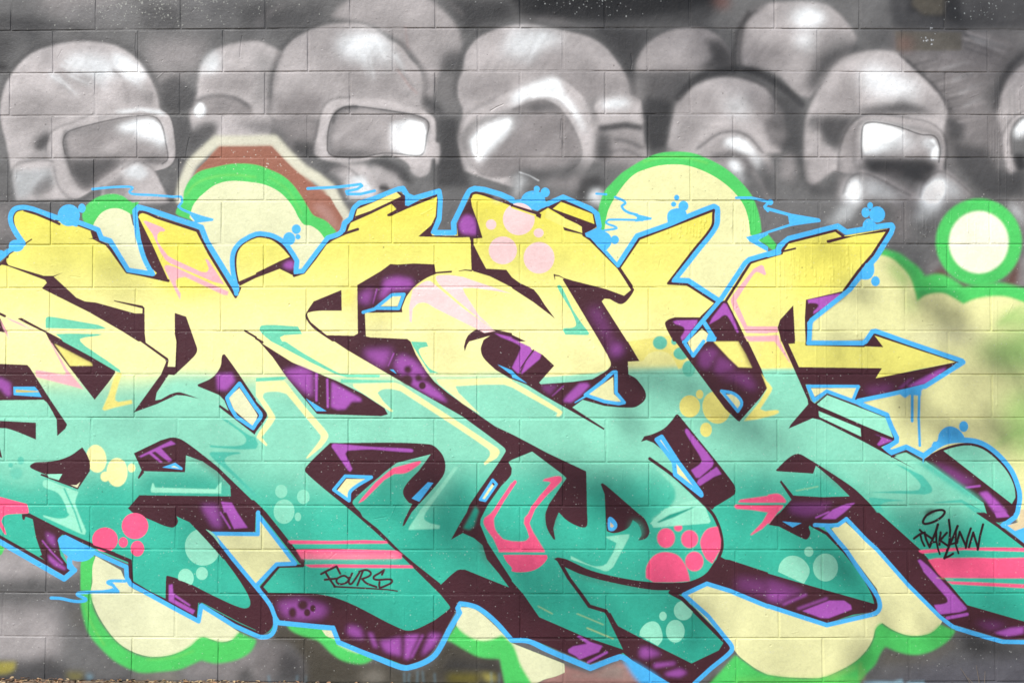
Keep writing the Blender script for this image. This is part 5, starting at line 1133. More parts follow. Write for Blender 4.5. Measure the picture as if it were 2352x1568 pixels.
L B w=38 @23 1450,1590 1020,1330 980,1325 720,1430 480,1330 300,1250~ 150,1180~ 0,1170 @13 2351,1170 2200,1000~ 2050,880~ 1950,845~ 1875,835 1850,880 1870,920 1780,1070 1660,1290~ 1560,1370~ 1400,1425~ 1330,1420~ 1230,1385 760,1190 710,1060 210,1010
P B b=4 @23 1020,1350 1130,1380 1300,1480 1430,1600 1200,1600 1100,1480
P B @23 100,1180 480,1340 700,1440 980,1360 980,1320 720,1400 480,1300
L B w=38 @13 200,1000 175,960~ 130,850~ 0,680 @03 2351,680 1950,195
L B w=40 @13 175,970 175,1060~ 130,1130~ 50,1145~ 0,1130 @03 2351,1130 2150,1040 1850,855 1825,1000 1600,880 1200,660 1165,600 1160,500 870,370
L B w=38 @13 5,670 190,475 360,470 30,40
L B w=36 @03 1950,195 2351,200 @13 18,200 20,0
P B ~ @03 530,260! 545,230 600,205! 870,340! 860,400! 800,440 720,450 650,430 620,400 570,360
L B w=48 @03 640,430 640,500 685,530 590,610 0,270 -300,120
P B @03 620,410 700,520 690,550 640,520
L B w=28 ~ @03 1150,630! 1010,630 990,645 1040,670 1050,700 960,725 860,730 720,740 710,755 760,780 790,800 760,815 680,815 560,790 470,785!
P B @03 1010,645 1030,640 1100,720 1095,745 860,745 960,715 1050,710
"""
ART_DETAIL = """
# ---------- pink, teal, mint and magenta details ----------
P Pk @01 1315,465 1340,460 1490,520 1520,545 1505,560 1470,560~ 1445,590 1450,650~ 1540,780 1600,815 1850,930 1900,930~ 1920,900 1885,810 1910,815 1980,920 2060,1045 1960,1020 1560,850 1520,820 1480,760 1430,650 1400,580
P Pk b=.7 @01 1510,880~ 1540,865 1600,880 1900,1020 2100,1110 2090,1145 2050,1140 1700,975 1640,985 1615,1010 1620,1060 1660,1130 1655,1190 1600,1080 1540,960
P Pk b=1.5 @02 455,0 480,20 620,260 770,440 720,425 330,325 325,265 350,262 590,305 605,290 540,160
P Pk b=1.5 @01 45,1340 180,1395 350,1490 470,1568 @02 460,0 @01 330,1480 100,1380
P Pk b=1.5 @01 0,1360 70,1490 90,1568 30,1450
E Pp @21 62,445 146,148
E Pp @11 2160,495 48,48
L K w=26 @11 2120,228 2351,312 @21 0,322 230,392
P K @21 225,375 270,400 262,440 215,415
L yel w=14 @21 0,338 215,412
E Pp @11 2268,732 130,128
E Pp @21 -50,735 92,112
E Pp @21 245,572 46,42
E Pp @21 248,800 142,145
P Pp @11 1440,1090 1580,1010~ 1660,1060 1900,1260 2200,1470 2100,1490 2000,1440 1640,1260 1560,1215~ 1490,1220~ 1440,1270 1430,1400 1410,1380 1405,1250
P Pp @11 1650,985~ 1750,958~ 1900,975 2351,1130 2240,1110 1990,1075 1900,1080 1920,1130 2050,1330 2180,1450 2050,1360 1800,1150
P Pk @21 2290,865 2310,875 2335,950 2320,960 2250,930~ 2220,950 2060,1190 2080,1240 2160,1425 2230,1430 2351,1430 2351,1495 2150,1490 2120,1430 2020,1230~ 2015,1170~ 2220,900
P Pk @31 0,1430 85,1430 95,1485 0,1490
P Pk b=1 @21 2130,1520 2351,1515 @31 95,1510 110,1568 @32 215,210 190,180 110,70 60,0 @21 2180,1568
P T @01 420,1390~ 430,1345~ 500,1345 900,1415 940,1430 975,1450 900,1455 420,1445
P T @01 510,1500 640,1495 940,1500 900,1515 780,1530 735,1545 740,1568 @02 780,40 840,80 990,180 1100,260 1110,290 1060,270 820,130 580,0 @01 560,1540
P T @11 35,1470~ 55,1420~ 385,1430 425,1500 260,1510 220,1530 240,1568 @12 270,0 440,110~ 760,290~ 820,302 1140,305 1135,330 840,328 730,300 500,190 200,30 @11 140,1568
P yel2 b=1 @02 1065,300~ 1115,290~ 1105,340 1060,500 1060,540 1090,555 1210,535 1218,570 1060,605 960,635 940,620 1000,480
P T @12 1425,0 1565,5 1582,45 1510,60 1495,80~ 1530,160~ 1600,250~ 1680,290 1600,290 1540,200 1440,40
P yel3 b=.7 @12 0,370 260,362 290,395 450,600 650,830~ 662,880~ 600,970 470,1075 460,1070 590,900~ 595,860 280,480 200,460~ 80,470~ 60,510 160,660~ 175,710~ 50,880 105,945 95,960 5,880 20,845 110,700~ 100,650 30,540 0,500
P T @12 0,335 240,322 290,330 250,352 0,368
P T b=.6 @12 780,345 1250,360 1300,372 780,380
P yel3 b=.7 @12 890,390 1280,378 1340,400 2220,980~ 2238,1020~ 2210,1070 2100,1135 2095,1115 2150,1040~ 2130,985~ 1330,455 1240,435~ 1160,440~ 1115,470 1170,550 1260,640 1240,645 900,420
P yel3 b=.7 @12 1655,345 1900,345 2280,330 2351,345 @22 0,360 460,640~ 455,670~ 430,690 405,685 420,655 0,420 @12 2280,395 2100,395 1830,410 1860,470 2060,670 1900,570 1680,390
E yel2 @22 1633,595 95,102
E yel2 @22 1880,605 130,150 -12
E yel2 @22 1724,485 34,42
E yel2 @22 1782,810 54,66
P K @22 1700,270 1830,410 2090,735 2070,725 1960,620
P K @22 1840,440 1890,440 2060,640 2090,735 2040,690
L B w=28 @22 1925,455 2040,480~ 2110,560~ 2075,640 1925,455
P yel2 b=.8 @22 2290,290 2351,380 @32 0,370 40,430 30,460 0,510 @22 2300,590 2280,620 2330,640 @32 0,635 90,630~ 100,650~ 60,675 0,690 @22 2250,715 2130,730 2270,560 2345,430
P T @21 415,1065~ 440,1050~ 470,1090 560,1280 640,1400 710,1490 700,1510 490,1505 465,1460 480,1445 560,1440~ 590,1410~ 540,1280
P tealm b=1 @02 2030,705 2090,720 2290,860~ 2351,880 @12 0,900 20,940 10,970 @02 2351,985 2200,990~ 1930,970 1930,950 2000,958 2200,955~ 2260,920~ 2240,860~
P tealm b=1 @02 1925,1030~ 1945,1012 2200,1015 2210,1030 2120,1045~ 2065,1080~ 2080,1130 2351,1400 2351,1440 2150,1240 1970,1090
P mintl b=.8 @02 1400,1300 1410,1300 1425,1340 1980,1355 2010,1310 2035,1290 2030,1395 1390,1385 1385,1360
P mintl b=.8 @02 400,1330~ 410,1270~ 560,1320 720,1380 695,1450 690,1490 720,1568 @03 720,0 790,170 780,205 740,195 400,40 395,25 520,55~ 600,50~ 640,20 620,0 @02 600,1500~ 530,1390~
L teal w=14 b=1 @02 590,1350 640,1460 690,1568 @03 750,180
E yel3 b=.7 @02 885,1075 92,128 -8
E yel3 b=.7 @02 1075,1200 96,132
E yel3 b=.7 @02 965,1240 42,46
E yel3 b=.7 @02 1208,1160 34,40
P K @02 755,970 800,1040~ 825,1110~ 825,1190 780,1200 740,1000
E tealm:.8 b=1 @02 190,1092 30,36
E tealm:.8 b=1 @02 98,1135 22,22
E tealm:.5 b=2 @02 150,1210 60,55
P M @02 -300,1350 0,1425 245,1490 260,1530 265,1568 @03 255,10 120,15~ 40,30~ 12,80 50,170 60,205 40,200 0,130 -300,-100
E M @03 965,250 118,112
E M @03 1240,125 122,120
E M @03 1132,275 42,48
E M @03 1262,332 62,72
P K @03 830,290 1060,365 1060,390 830,310
E mintl:.95 @03 1860,320 160,170 -20
E mintl:.95 @03 1708,600 72,84 -10
E mintl:.95 @03 1855,560 55,60
P K @03 1775,125 1900,258 2050,428 2120,430 1960,220 1850,120
P K @03 1600,604 1700,640 1820,695 1790,730 1640,690
E mintl:.75 @12 232,1375 56,62
E mintl:.75 @12 435,1425 58,66
E mintl:.75 @12 258,1560 96,112
E mintl:.75 @13 385,40 30,40
P M b=.7 @13 290,262 320,255 700,262 1000,255 1200,262 1215,285 700,290 320,290
P M b=.7 @13 365,340 700,335 1290,350 1340,380 1340,425 900,430 420,428
A Pk:.6 b=5 @13 400,390 900,385 1300,390 1310,425 430,425
P M b=.7 @13 440,480 700,475 1430,485 1450,512 900,508 500,505
P M b=.6 @12 940,1485 970,1440 1100,1290 1260,1160 1500,1095 1520,1100 1500,1130 1380,1205~ 1270,1215 1180,1270 990,1460
P mintl:.85 b=1.5 @12 1820,1150 1860,1150 1740,1320 1560,1568 @13 1545,60~ 1600,100 1690,120 1685,150 1400,160 1410,130 1500,0 @12 1500,1560 1720,1290
P M b=.7 @12 2351,1290 2351,1340 2300,1430 2160,1568 @13 2190,0 2185,60~ 2200,160~ 2270,245 2351,265 @23 0,265 120,262~ 165,220 150,180 110,100 115,50 160,0 @22 250,1420 355,1300~ 340,1285 280,1280 300,1260 400,1235 450,1240~ 455,1280~ 250,1470 150,1568 @23 190,0 155,60 160,110 200,190 300,350 300,365 0,365 @13 2230,365 2230,350 2180,240 2110,140~ 2090,90~ 2100,50 @12 2170,1568
L M w=30>46 @L 2366,2212 2310,2292 2250,2390
L M w=48>36 @L 2560,2200 2450,2330 2422,2400 2445,2480
P M ~ @13 2270,390! @23 0,388! 320,390! 325,420 280,480 200,530 100,548 0,540 @13 2351,510 2300,450
P M b=.8 @22 2075,1475 2100,1450 2351,1415 @32 0,1405 100,1398~ 165,1460~ 160,1480 0,1480 @22 2200,1480
P M b=.8 @22 2040,1510 2060,1495 2351,1500 @32 140,1500~ 130,1530 90,1568 @33 90,0 10,105 @23 2351,100 2300,150 2240,185 2200,210 2190,205 2300,90 2351,0 @22 2200,1545 2060,1535
P teal b=1 @22 2090,1490 2351,1485 @32 160,1484 155,1498 0,1498 @22 2200,1502 2090,1496
P M b=.7 @33 1385,355~ 1410,345 1700,325 2100,322 2351,325 3000,330 3000,365 2351,360 1800,345 1420,378
P M b=1 @33 1470,435 1540,420 1900,415 2100,420 2351,415 3000,420 3000,605 2100,605 1600,600 1560,560
A Vd:.25 b=5 @33 1580,575 2351,590 2700,590 2700,607 1600,603
P M b=.8 @33 1640,632 1900,640 2351,660 3000,690 3000,720 2351,695 2000,675 1690,658
# bubbles lower right
E M b=1 @23 1415,235 82,90
E M b=1 @23 1527,140 38,34
E M b=1 @23 1632,245 78,82
E M b=1 @23 1675,450 84,90
P M b=.8 ~ @23 1730,290 1750,210 1800,150 1890,128! 1920,250! 1915,340! 1840,470! 1780,420
P M b=.8 ~ @23 1230,600! 1235,500 1290,410 1360,370 1450,368 1530,400 1590,480 1620,560 1635,630! 1500,640! 1300,640!
P mintl:.95 b=.7 @23 1275,95 1400,-30 @22 1600,1470 1700,1450 @23 1780,-40 1825,80 1810,100 1300,140
P teal2 b=1 @23 1330,90 1450,20 1700,-60 1500,40 1350,95
P mintl:.9 b=.7 @23 1080,200 1075,230 930,500 870,540~ 800,520 540,430 540,400 740,490~ 830,490~ 870,470 940,350 960,280 880,240 860,225 1000,205
E mintl:.95 @23 1575,900 88,90 20
E mintl:.95 @23 1387,952 34,42
E mintl:.95 @23 1500,1090 86,104
P mintl:.95 ~ @23 1170,1130! 1180,1080 1230,1020 1300,1000 1350,1030 1380,1110 1380,1170 1340,1225!
L K w=34 @23 1470,740 1560,790 1700,925
E mintl:.95 @33 375,360 42,46
P mintl:.95 ~ @33 92,545! 110,470 170,410 245,398 320,430 375,500 380,560 330,655! 
E mintl:.95 @33 528,505 115,128
P tealm b=1.2 @32 1000,1060 1250,1150 1420,1230 1500,1330~ 1505,1380~ 1440,1405 1100,1390 910,1385 1200,1370 1380,1360~ 1400,1310~ 1300,1200 1150,1110
P tealm b=1.2 @32 925,1440~ 960,1432 1280,1460 1120,1470~ 1040,1500~ 1070,1568 1000,1568
P tealm b=1.2 @32 1520,1475 1780,1450 1850,1490 2000,1568 1900,1568 1780,1478 1530,1482
P tealm b=4 @32 1260,1020 1420,1110 1500,1130 2000,1480 1800,1400 1500,1200
P mint b=1 @32 1165,1045 1255,1020 1420,1115 1300,1080
# eye
A K:.6 b=8 @23 320,0 420,10 400,90 370,220 330,120
P K ~ @22 815,1310! 830,1298! 870,1325 @22 1150,1568 @23 1220,60 1262,160 1255,210 1220,245 1160,258! 1170,240 1190,200 1160,110 1110,70! 1080,130 1020,170 940,190 890,180 870,170! 862,60! @22 850,1400!
A teal:.9 b=7 @23 1115,75 1180,120 1200,190 1160,235 1090,240 1090,150
P B ~ @23 880,60! 900,40 940,65 968,120 940,165 900,170 882,150
P sand @23 905,90 938,125 918,142 902,130
# thin pale scratches
L yel2:.4 w=9 b=1.5 @23 600,930 840,1030
L yel2:.5 w=11 b=1.5 @23 690,1060 930,1160
L yel2:.4 w=9 b=1.5 @23 240,860 370,930
L yel2:.35 w=8 b=1.5 @33 1550,600 1700,620
L yel2:.3 w=8 b=1.5 @32 260,1370 460,1330
# ---------- written tags ----------
L K w=21 @F 60,180 130,140 310,55 370,175
L K w=21 @F 130,150 200,265 285,385
L K w=21 @F 120,272 320,252
L K w=20 ~ @F 490,240 440,208 370,225 315,265 315,315 370,345 450,330 500,290 510,240
L K w=20 ~ @F 565,170 525,250 510,310 535,345 580,310 680,160
L K w=20 @F 740,130 650,360
L K w=20 ~ @F 680,140 770,115 840,130 870,175 830,220 725,260! 800,330 960,390
L K w=20 ~ @F 1050,190 1085,115! 1000,170 920,220 920,260 1000,275 1150,265 1210,280 1205,320 1120,365 1020,400 1005,370 1010,310
L K w=17>12 @F 270,385 800,412 1150,435 1300,458
L Kb w=23 ~ @T 270,160 390,95 520,75 565,110 510,190 400,260 270,300 215,285 225,225 270,160
A Kb:.9 b=3 @T 250,170 250,110 330,60 440,80 400,120 320,150
L Kb w=22 @T 65,540 165,465 240,440
L Kb w=22 @T 160,400 200,440
L Kb w=20 @T 170,480 190,570 235,660
L Kb w=22 @T 235,450 265,560 310,660
L Kb w=22 @T 240,460 370,550 320,680
L Kb w=24 @T 455,310 420,430 320,670
L Kb w=22>17 @T 425,430 430,580 455,700 485,795
L Kb w=20 @T 340,600 430,595
L Kb w=22 @T 500,440 480,560 480,640
L Kb w=22 @T 600,445 490,570 620,660
L Kb w=24 @T 635,235 655,400 645,570 630,680 560,860
L Kb w=22 @T 560,855 640,825 700,785
L Kb w=24 @T 775,335 720,480 640,650
L Kb w=22>17 @T 745,440 745,640 790,780
L Kb w=20 @T 660,635 740,610
L Kb w=22 @T 765,610 810,430 910,660
L Kb w=22 @T 910,690 935,540 990,375
L Kb w=22 @T 960,680 1030,440 1105,690
L Kb w=22 @T 1105,720 1140,500 1190,310
A w200:.7 b=5 @11 2190,250 2240,260 2230,290 2190,280
# drips near the ground
L s150:.6 w=12 b=2 @13 1362,1470 1365,1568
L s150:.6 w=12 b=2 @13 1410,1475 1400,1530 1410,1568
L s150:.6 w=12 b=2 @13 1485,1460 1480,1568
L s150:.5 w=12 b=2 @13 1530,1460 1540,1568
L s150:.5 w=12 b=2 @13 1640,1480 1645,1568
L s150:.5 w=12 b=2 @13 2160,1470 2165,1568
L s150:.5 w=10 b=2 @13 2235,1480 2235,1568
L s150:.6 w=14 b=2 @13 115,1500 125,1568
L s150:.5 w=12 b=2 @13 380,1500 370,1568
L s150:.4 w=10 b=2 @13 460,1500 455,1568
"""

# ---------------------------------------------------------------- paint sheet
OX, OY, PW, PH = -500, -330, 3352, 1940
art = Painter(PW, PH, OX, OY, paint_px)
def cloud(sx, seed, sy=None, shear=0.0):
    sy = sy or sx
    r = np.random.RandomState(seed); h, w = int(PH / sy) + 3, int((PW + abs(shear) * PH) / sx) + 4
    g = r.rand(h, w).astype(np.float32)
    y = np.arange(PH)[:, None] / sy + np.zeros((1, PW)); x = (np.arange(PW)[None] + shear * np.arange(PH)[:, None] + max(0, -shear) * PH) / sx
    yi, xi = y.astype(int), x.astype(int); fy = y - yi; fx = x - xi
    fy = fy * fy * (3 - 2 * fy); fx = fx * fx * (3 - 2 * fx)
    return ((g[yi, xi] * (1 - fx) + g[yi, xi + 1] * fx) * (1 - fy) + (g[yi + 1, xi] * (1 - fx) + g[yi + 1, xi + 1] * fx) * fy - .5).astype(np.float32)
# the airbrush was worked in loose overlapping passes
art.run(ART_BACK)
art.mottle(1 + .20 * cloud(44, 21) + .11 * cloud(11, 22, 34, .6) + .08 * cloud(26, 23, 9, -.4) + .06 * cloud(6, 24))
for sheet in ( ART_CLOUD, ART_FILL, ART_DARK, ART_LIGHT, ART_DETAIL):
    art.run(sheet)
# flecks of old paint showing through along the top courses, then overspray dust and painted sparkle lower down
rs = np.random.RandomState(3)
def flecks(n, u0, u1, v0, v1, rad, val, al):
    for _ in range(n):
        u, v = (rs.uniform(u0, u1), rs.uniform(v0, v1)) if al < .85 else (rs.normal((u0 + u1) / 2, (u1 - u0) / 3.4), rs.normal((v0 + v1) / 2 - 6, (v1 - v0) / 3.4)); r = rad * rs.uniform(.5, 1.3)
        P = paint_px([(u, v)])[0] - [OX, OY]
        x0, y0 = int(P[0] - r - 1), int(P[1] - r - 1); k = int(2 * r + 4)
        if x0 < 0 or y0 < 0 or x0 + k >= PW or y0 + k >= PH: continue
        yy, xx = np.mgrid[y0:y0 + k, x0:x0 + k]
        m = np.clip(r - np.hypot(xx + .5 - P[0], (yy + .5 - P[1]) * rs.uniform(.7, 1.3)) + .5, 0, 1) * al * rs.uniform(.5, 1)
        s = art.img[y0:y0 + k, x0:x0 + k]; s += (np.array(val, np.float32) - s) * m[..., None]
flecks(620, 110, 600, -60, 56, 1.15, (.46, .48, .44), .86)
flecks(120, 1180, 1540, -40, 34, 1.15, (.45, .48, .48), .88)
flecks(60, 2150, 2350, -30, 56, 1.15, (.42, .46, .46), .86)
flecks(14, 2120, 2150, 75, 110, 1.8, (.75, .8, .85), .9)
flecks(70, 470, 690, 335, 425, 1.1, (.75, .7, .62), .87)
flecks(5200, -50, 2400, 440, 1540, .85, (.8, .82, .78), .5)  # overspray dust plus sun sparkle off the gloss, painted as pale specks
flecks(900, -50, 2400, 40, 460, 1.0, (.05, .05, .05), .5)
flecks(120, 0, 2352, 60, 1550, 1.4, (.04, .035, .03), .6)
# slight unevenness of sprayed coats
art.img *= (1 + .08 * cloud(90, 1) + .07 * cloud(26, 2) + .07 * cloud(7, 4) + .08 * cloud(2.6, 5))[..., None]
# darken the whole paint sheet evenly
art.img *= 0.80
np.clip(art.img, .004, .86, out=art.img)

# paint relief: runs, scratches, chips (height in 0..1, .5 = flat)
rel = np.full((PH, PW), .5, np.float32)
def ridge(pts, w, h, blur=.8):
    P = paint_px(pts) - [OX, OY]
    M = art.stroke_mask(P, w, w * .8, blur)
    if M is None: return
    x0, y0, x1, y1, m = M
    rel[y0:y1, x0:x1] += h * m
def run(u, v, L, w=2.4, h=.17):
    ridge([(u, v), (u + rs.uniform(-1, 1), v + L * .5), (u + rs.uniform(-1.5, 1.5), v + L)], w, h)
    ridge([(u, v + L - 2), (u, v + L + 1)], w * 1.8, h)
for _ in range(30): run(rs.uniform(1790, 1960), rs.uniform(545, 650), rs.uniform(12, 70))
for _ in range(16): run(rs.uniform(1530, 1630), rs.uniform(495, 530), rs.uniform(8, 34))
for _ in range(16): run(rs.uniform(1680, 1760), rs.uniform(455, 520), rs.uniform(10, 60))
for _ in range(18): run(rs.uniform(1930, 2290), rs.uniform(470, 520), rs.uniform(10, 70))
for _ in range(16): run(rs.uniform(2280, 2345), rs.uniform(170, 330), rs.uniform(40, 160), 2.2, .2)
for u, v, L in ((1875, 790, 300), (1897, 700, 220), (1897, 960, 210), (1968, 640, 130), (1991, 770, 80), (1790, 600, 240), (1802, 720, 90), (2289, 690, 240)): run(u, v, L, 2.8, .2)
for _ in range(26): run(rs.uniform(0, 2352), rs.uniform(250, 1400), rs.uniform(10, 60), 2.2, .16)
for _ in range(60):
    u, v = rs.uniform(0, 2352), rs.uniform(0, 1500); a = rs.uniform(0, math.pi); L = rs.uniform(6, 34)
    ridge([(u, v), (u + math.cos(a) * L, v + math.sin(a) * L)], 1.6, rs.choice([-.22, .22]), .5)
for pts in (((313, 78), (311, 112), (314, 140)), ((556, 84), (553, 105), (551, 132)), ((1001, 180), (1003, 208), (1002, 232)), ((1127, 255), (1140, 247), (1156, 240)), ((435, 318), (430, 340), (427, 360)), ((1290, 275), (1287, 318), (1295, 330)), ((1450, 125), (1452, 145), (1449, 160))):
    ridge(pts, 2.4, -.4, .4)
for _ in range(260):
    u, v = rs.uniform(0, 2352), rs.uniform(0, 1560); ridge([(u, v), (u + 1.5, v + rs.uniform(-1.5, 1.5))], rs.uniform(1.6, 3.4), rs.choice([-.35, .25, .3]), .6)
np.clip(rel, 0, 1, out=rel)

def sheet_image(name, a, data):
    im = bpy.data.images.new(name, PW, PH, alpha=False, float_buffer=True, is_data=data)
    px = np.ones((PH, PW, 4), np.float32)
    px[..., :3] = a if a.ndim == 3 else a[..., None]
    im.pixels.foreach_set(px[::-1].ravel()); im.update(); im.pack()
    return im
try:
    paint_im = sheet_image('sprayed_paint', art.img, True)
except Exception as ex:
    print('pack', ex)
relief_im = sheet_image('paint_relief', rel, True)

# ---------------------------------------------------------------- wall
wall = bpy.data.objects.new('block_wall', None); C.objects.link(wall)
wall['kind'] = 'thing'
tag(wall, 'painted concrete block wall covered in bright graffiti lettering and grey helmeted heads', 'wall')

paint, nt, bsdf = node_mat('sprayed_block_paint')
N, Lk = nt.nodes, nt.links
tc = N.new('ShaderNodeTexCoord'); tc.object = wall
sep = N.new('ShaderNodeSeparateXYZ'); Lk.new(tc.outputs['Object'], sep.inputs[0])
def lin(sock, mul, add):
    m = N.new('ShaderNodeMath'); m.operation = 'MULTIPLY_ADD'; m.inputs[1].default_value = mul; m.inputs[2].default_value = add
    Lk.new(sock, m.inputs[0]); return m.outputs[0]
U = lin(sep.outputs['X'], PPM / PW, (1176 - OX) / PW)
V = lin(sep.outputs['Z'], PPM / PH, 1 - (784 - OY + ZC * PPM) / PH)
cmb = N.new('ShaderNodeCombineXYZ'); Lk.new(U, cmb.inputs[0]); Lk.new(V, cmb.inputs[1])
ti = N.new('ShaderNodeTexImage'); ti.image = paint_im; ti.extension = 'EXTEND'; Lk.new(cmb.outputs[0], ti.inputs[0])
tr = N.new('ShaderNodeTexImage'); tr.image = relief_im; tr.extension = 'EXTEND'; Lk.new(cmb.outputs[0], tr.inputs[0])
Lk.new(ti.outputs['Color'], bsdf.inputs['Base Color'])
def noise(scale, detail=2.0, rough=.6):
    n = N.new('ShaderNodeTexNoise'); n.inputs['Scale'].default_value = scale; n.inputs['Detail'].default_value = detail; n.inputs['Roughness'].default_value = rough
    Lk.new(tc.outputs['Object'], n.inputs['Vector']); return n.outputs['Fac']
n1, n2, n3 = noise(260, 2.5, .65), noise(70, 2, .5), noise(9, 2, .5)
vor = N.new('ShaderNodeTexVoronoi'); vor.inputs['Scale'].default_value = 120; Lk.new(tc.outputs['Object'], vor.inputs['Vector'])
b0 = N.new('ShaderNodeBump'); b0.inputs['Strength'].default_value = .38; b0.inputs['Distance'].default_value = .0022; Lk.new(n1, b0.inputs['Height'])
b1 = N.new('ShaderNodeBump'); b1.inputs['Strength'].default_value = .34; b1.inputs['Distance'].default_value = .0035; Lk.new(n2, b1.inputs['Height']); Lk.new(b0.outputs[0], b1.inputs['Normal'])
b2 = N.new('ShaderNodeBump'); b2.inputs['Strength'].default_value = .22; b2.inputs['Distance'].default_value = .012; Lk.new(n3, b2.inputs['Height']); Lk.new(b1.outputs[0], b2.inputs['Normal'])
b3 = N.new('ShaderNodeBump'); b3.inputs['Strength'].default_value = .9; b3.inputs['Distance'].default_value = .006; Lk.new(tr.outputs['Color'], b3.inputs['Height']); Lk.new(b2.outputs[0], b3.inputs['Normal'])
Lk.new(b3.outputs[0], bsdf.inputs['Normal'])
rr = N.new('ShaderNodeMapRange'); rr.inputs['To Min'].default_value = .30; rr.inputs['To Max'].default_value = .55; Lk.new(n2, rr.inputs['Value']); Lk.new(rr.outputs[0], bsdf.inputs['Roughness'])
bsdf.inputs['Specular IOR Level'].default_value = .30

BW, BH, GAP, DEEP = .4069, .2072, .0066, .15
def block_mesh(name, w, h, seed):
    """a block face: worn arrises, slightly dished bevel, five sides"""
    r = random.Random(seed); rings = []
    for inset, y in ((0.0, DEEP), (0.0, .0036), (.0009, .0013), (.0026, .0003), (.0055, 0.0)):
        j = .0006 if y < .01 else 0
        a, b = w / 2 - inset, h / 2 - inset
        ring = []
        for cx, cz in ((-a, -b), (-a*.33, -b), (a*.33, -b), (a, -b), (a, 0), (a, b), (a*.33, b), (-a*.33, b), (-a, b), (-a, 0)):
            ring.append((cx + r.uniform(-j, j), y, cz + r.uniform(-j, j)))
        rings.append(ring)
    vs = [v for ring in rings for v in ring]; fs = []; n = 10
    for k in range(len(rings) - 1):
        for i in range(n):
            a, b = k * n + i, k * n + (i + 1) % n
            fs.append((b, a, a + n, b + n))
    fs.append(tuple(range((len(rings) - 1) * n, len(rings) * n)))
    me = bpy.data.meshes.new(name); me.from_pydata(vs, [], fs); me.update(); me.materials.append(paint)
    return me
Z0 = 1.4728                                                     # a bed joint
rows = range(-8, 11)
kinds = [block_mesh('block', BW - GAP, BH - GAP, s) for s in range(8)]
view_lo, view_hi = on_wall([(-30, 784)])[0][0], on_wall([(2382, 784)])[0][0]
ztop = on_wall([(1176, -30)])[0][1]
extra = []
for k in rows:
    zc = Z0 + (k + .5) * BH
    off = -.40 if k % 2 == 1 else .097
    for c in range(-13, 14):
        xc = (off + c + .5) * BW
        if xc < -4.9 or xc > 4.9: continue
        me = kinds[rnd.randrange(8)]
        loc = Vector((xc + rnd.uniform(-.0008, .0008), rnd.uniform(-.0009, .0009), zc + rnd.uniform(-.0007, .0007)))
        rot = (rnd.uniform(-.0025, .0025), rnd.uniform(-.0012, .0012), rnd.uniform(-.0014, .0014))
        bow = (-.012 if xc < 0 else -.007) * (xc / 2.43) ** 2 * (zc - 1.63) / 1.5      # the courses sag a little towards the ends
        loc.z += bow + .0012 * math.sin(xc * 1.7 + k) 
        rot = (rot[0], rot[1] - 2 * bow / xc if abs(xc) > .1 else rot[1], rot[2])
        inside = xc + BW / 2 > view_lo and xc - BW / 2 < view_hi and zc - BH / 2 < ztop
        if inside:
            o = bpy.data.objects.new('block', me); C.objects.link(o); o.parent = wall
            o.location = loc; o.rotation_euler = rot
        else:
            extra.append((me, loc, rot))
bm = bmesh.new()
for me, loc, rot in extra:
    tmp = me.copy(); tmp.transform(Matrix.Translation(loc)); bm.from_mesh(tmp); bpy.data.meshes.remove(tmp)
em = bpy.data.meshes.new('outer_blocks'); bm.to_mesh(em); bm.free()
em.materials.clear(); em.materials.append(paint)
eo = bpy.data.objects.new('outer_blocks', em); C.objects.link(eo); eo.parent = wall; tag(eo, kind='stuff')
# mortar: a sheet behind the faces, a little proud in places where paint has filled the joint
mx0, mx1, mz0, mz1 = -5.0, 5.0, Z0 + -8 * BH, Z0 + 11 * BH
nx, nz = 400, 150
rm = np.random.RandomState(11); gm = rm.rand(nz + 1, nx + 1); gc = rm.rand(nz // 5 + 2, nx // 12 + 2)
vs = [(mx0 + (mx1 - mx0) * i / nx, .0047 - .0016 * gm[j, i] - .0022 * max(0, min(1, 1.6 * gc[j // 5, i // 12] - .3)), mz0 + (mz1 - mz0) * j / nz) for j in range(nz + 1) for i in range(nx + 1)]
fs = [(j * (nx + 1) + i, j * (nx + 1) + i + 1, (j + 1) * (nx + 1) + i + 1, (j + 1) * (nx + 1) + i) for j in range(nz) for i in range(nx)]
mesh_obj('mortar', vs, fs, paint, wall, True)
core_m, cnt, cb = node_mat('raw_concrete'); cb.inputs['Base Color'].default_value = (.32, .31, .29, 1); cb.inputs['Roughness'].default_value = .9
vs = [(x, y, z) for x in (mx0, mx1) for y in (.02, .19) for z in (mz0 - .3, mz1 + .02)]
mesh_obj('core', vs, [(0, 1, 3, 2), (4, 6, 7, 5), (0, 4, 5, 1), (2, 3, 7, 6), (1, 5, 7, 3), (0, 2, 6, 4)], core_m, wall)

# ---------------------------------------------------------------- ground
soil, snt, sb = node_mat('dry_soil')
cr = snt.nodes.new('ShaderNodeValToRGB'); sn = snt.nodes.new('ShaderNodeTexNoise'); stc = snt.nodes.new('ShaderNodeTexCoord')
sn.inputs['Scale'].default_value = 14; sn.inputs['Detail'].default_value = 8
snt.links.new(stc.outputs['Object'], sn.inputs['Vector']); snt.links.new(sn.outputs['Fac'], cr.inputs[0]); snt.links.new(cr.outputs[0], sb.inputs['Base Color'])
cr.color_ramp.elements[0].position = .3; cr.color_ramp.elements[0].color = (.10, .07, .05, 1)
cr.color_ramp.elements[1].position = .75; cr.color_ramp.elements[1].color = (.30, .22, .15, 1)
sbp = snt.nodes.new('ShaderNodeBump'); sbp.inputs['Distance'].default_value = .02; snt.links.new(sn.outputs['Fac'], sbp.inputs['Height']); snt.links.new(sbp.outputs[0], sb.inputs['Normal'])
sb.inputs['Roughness'].default_value = .95
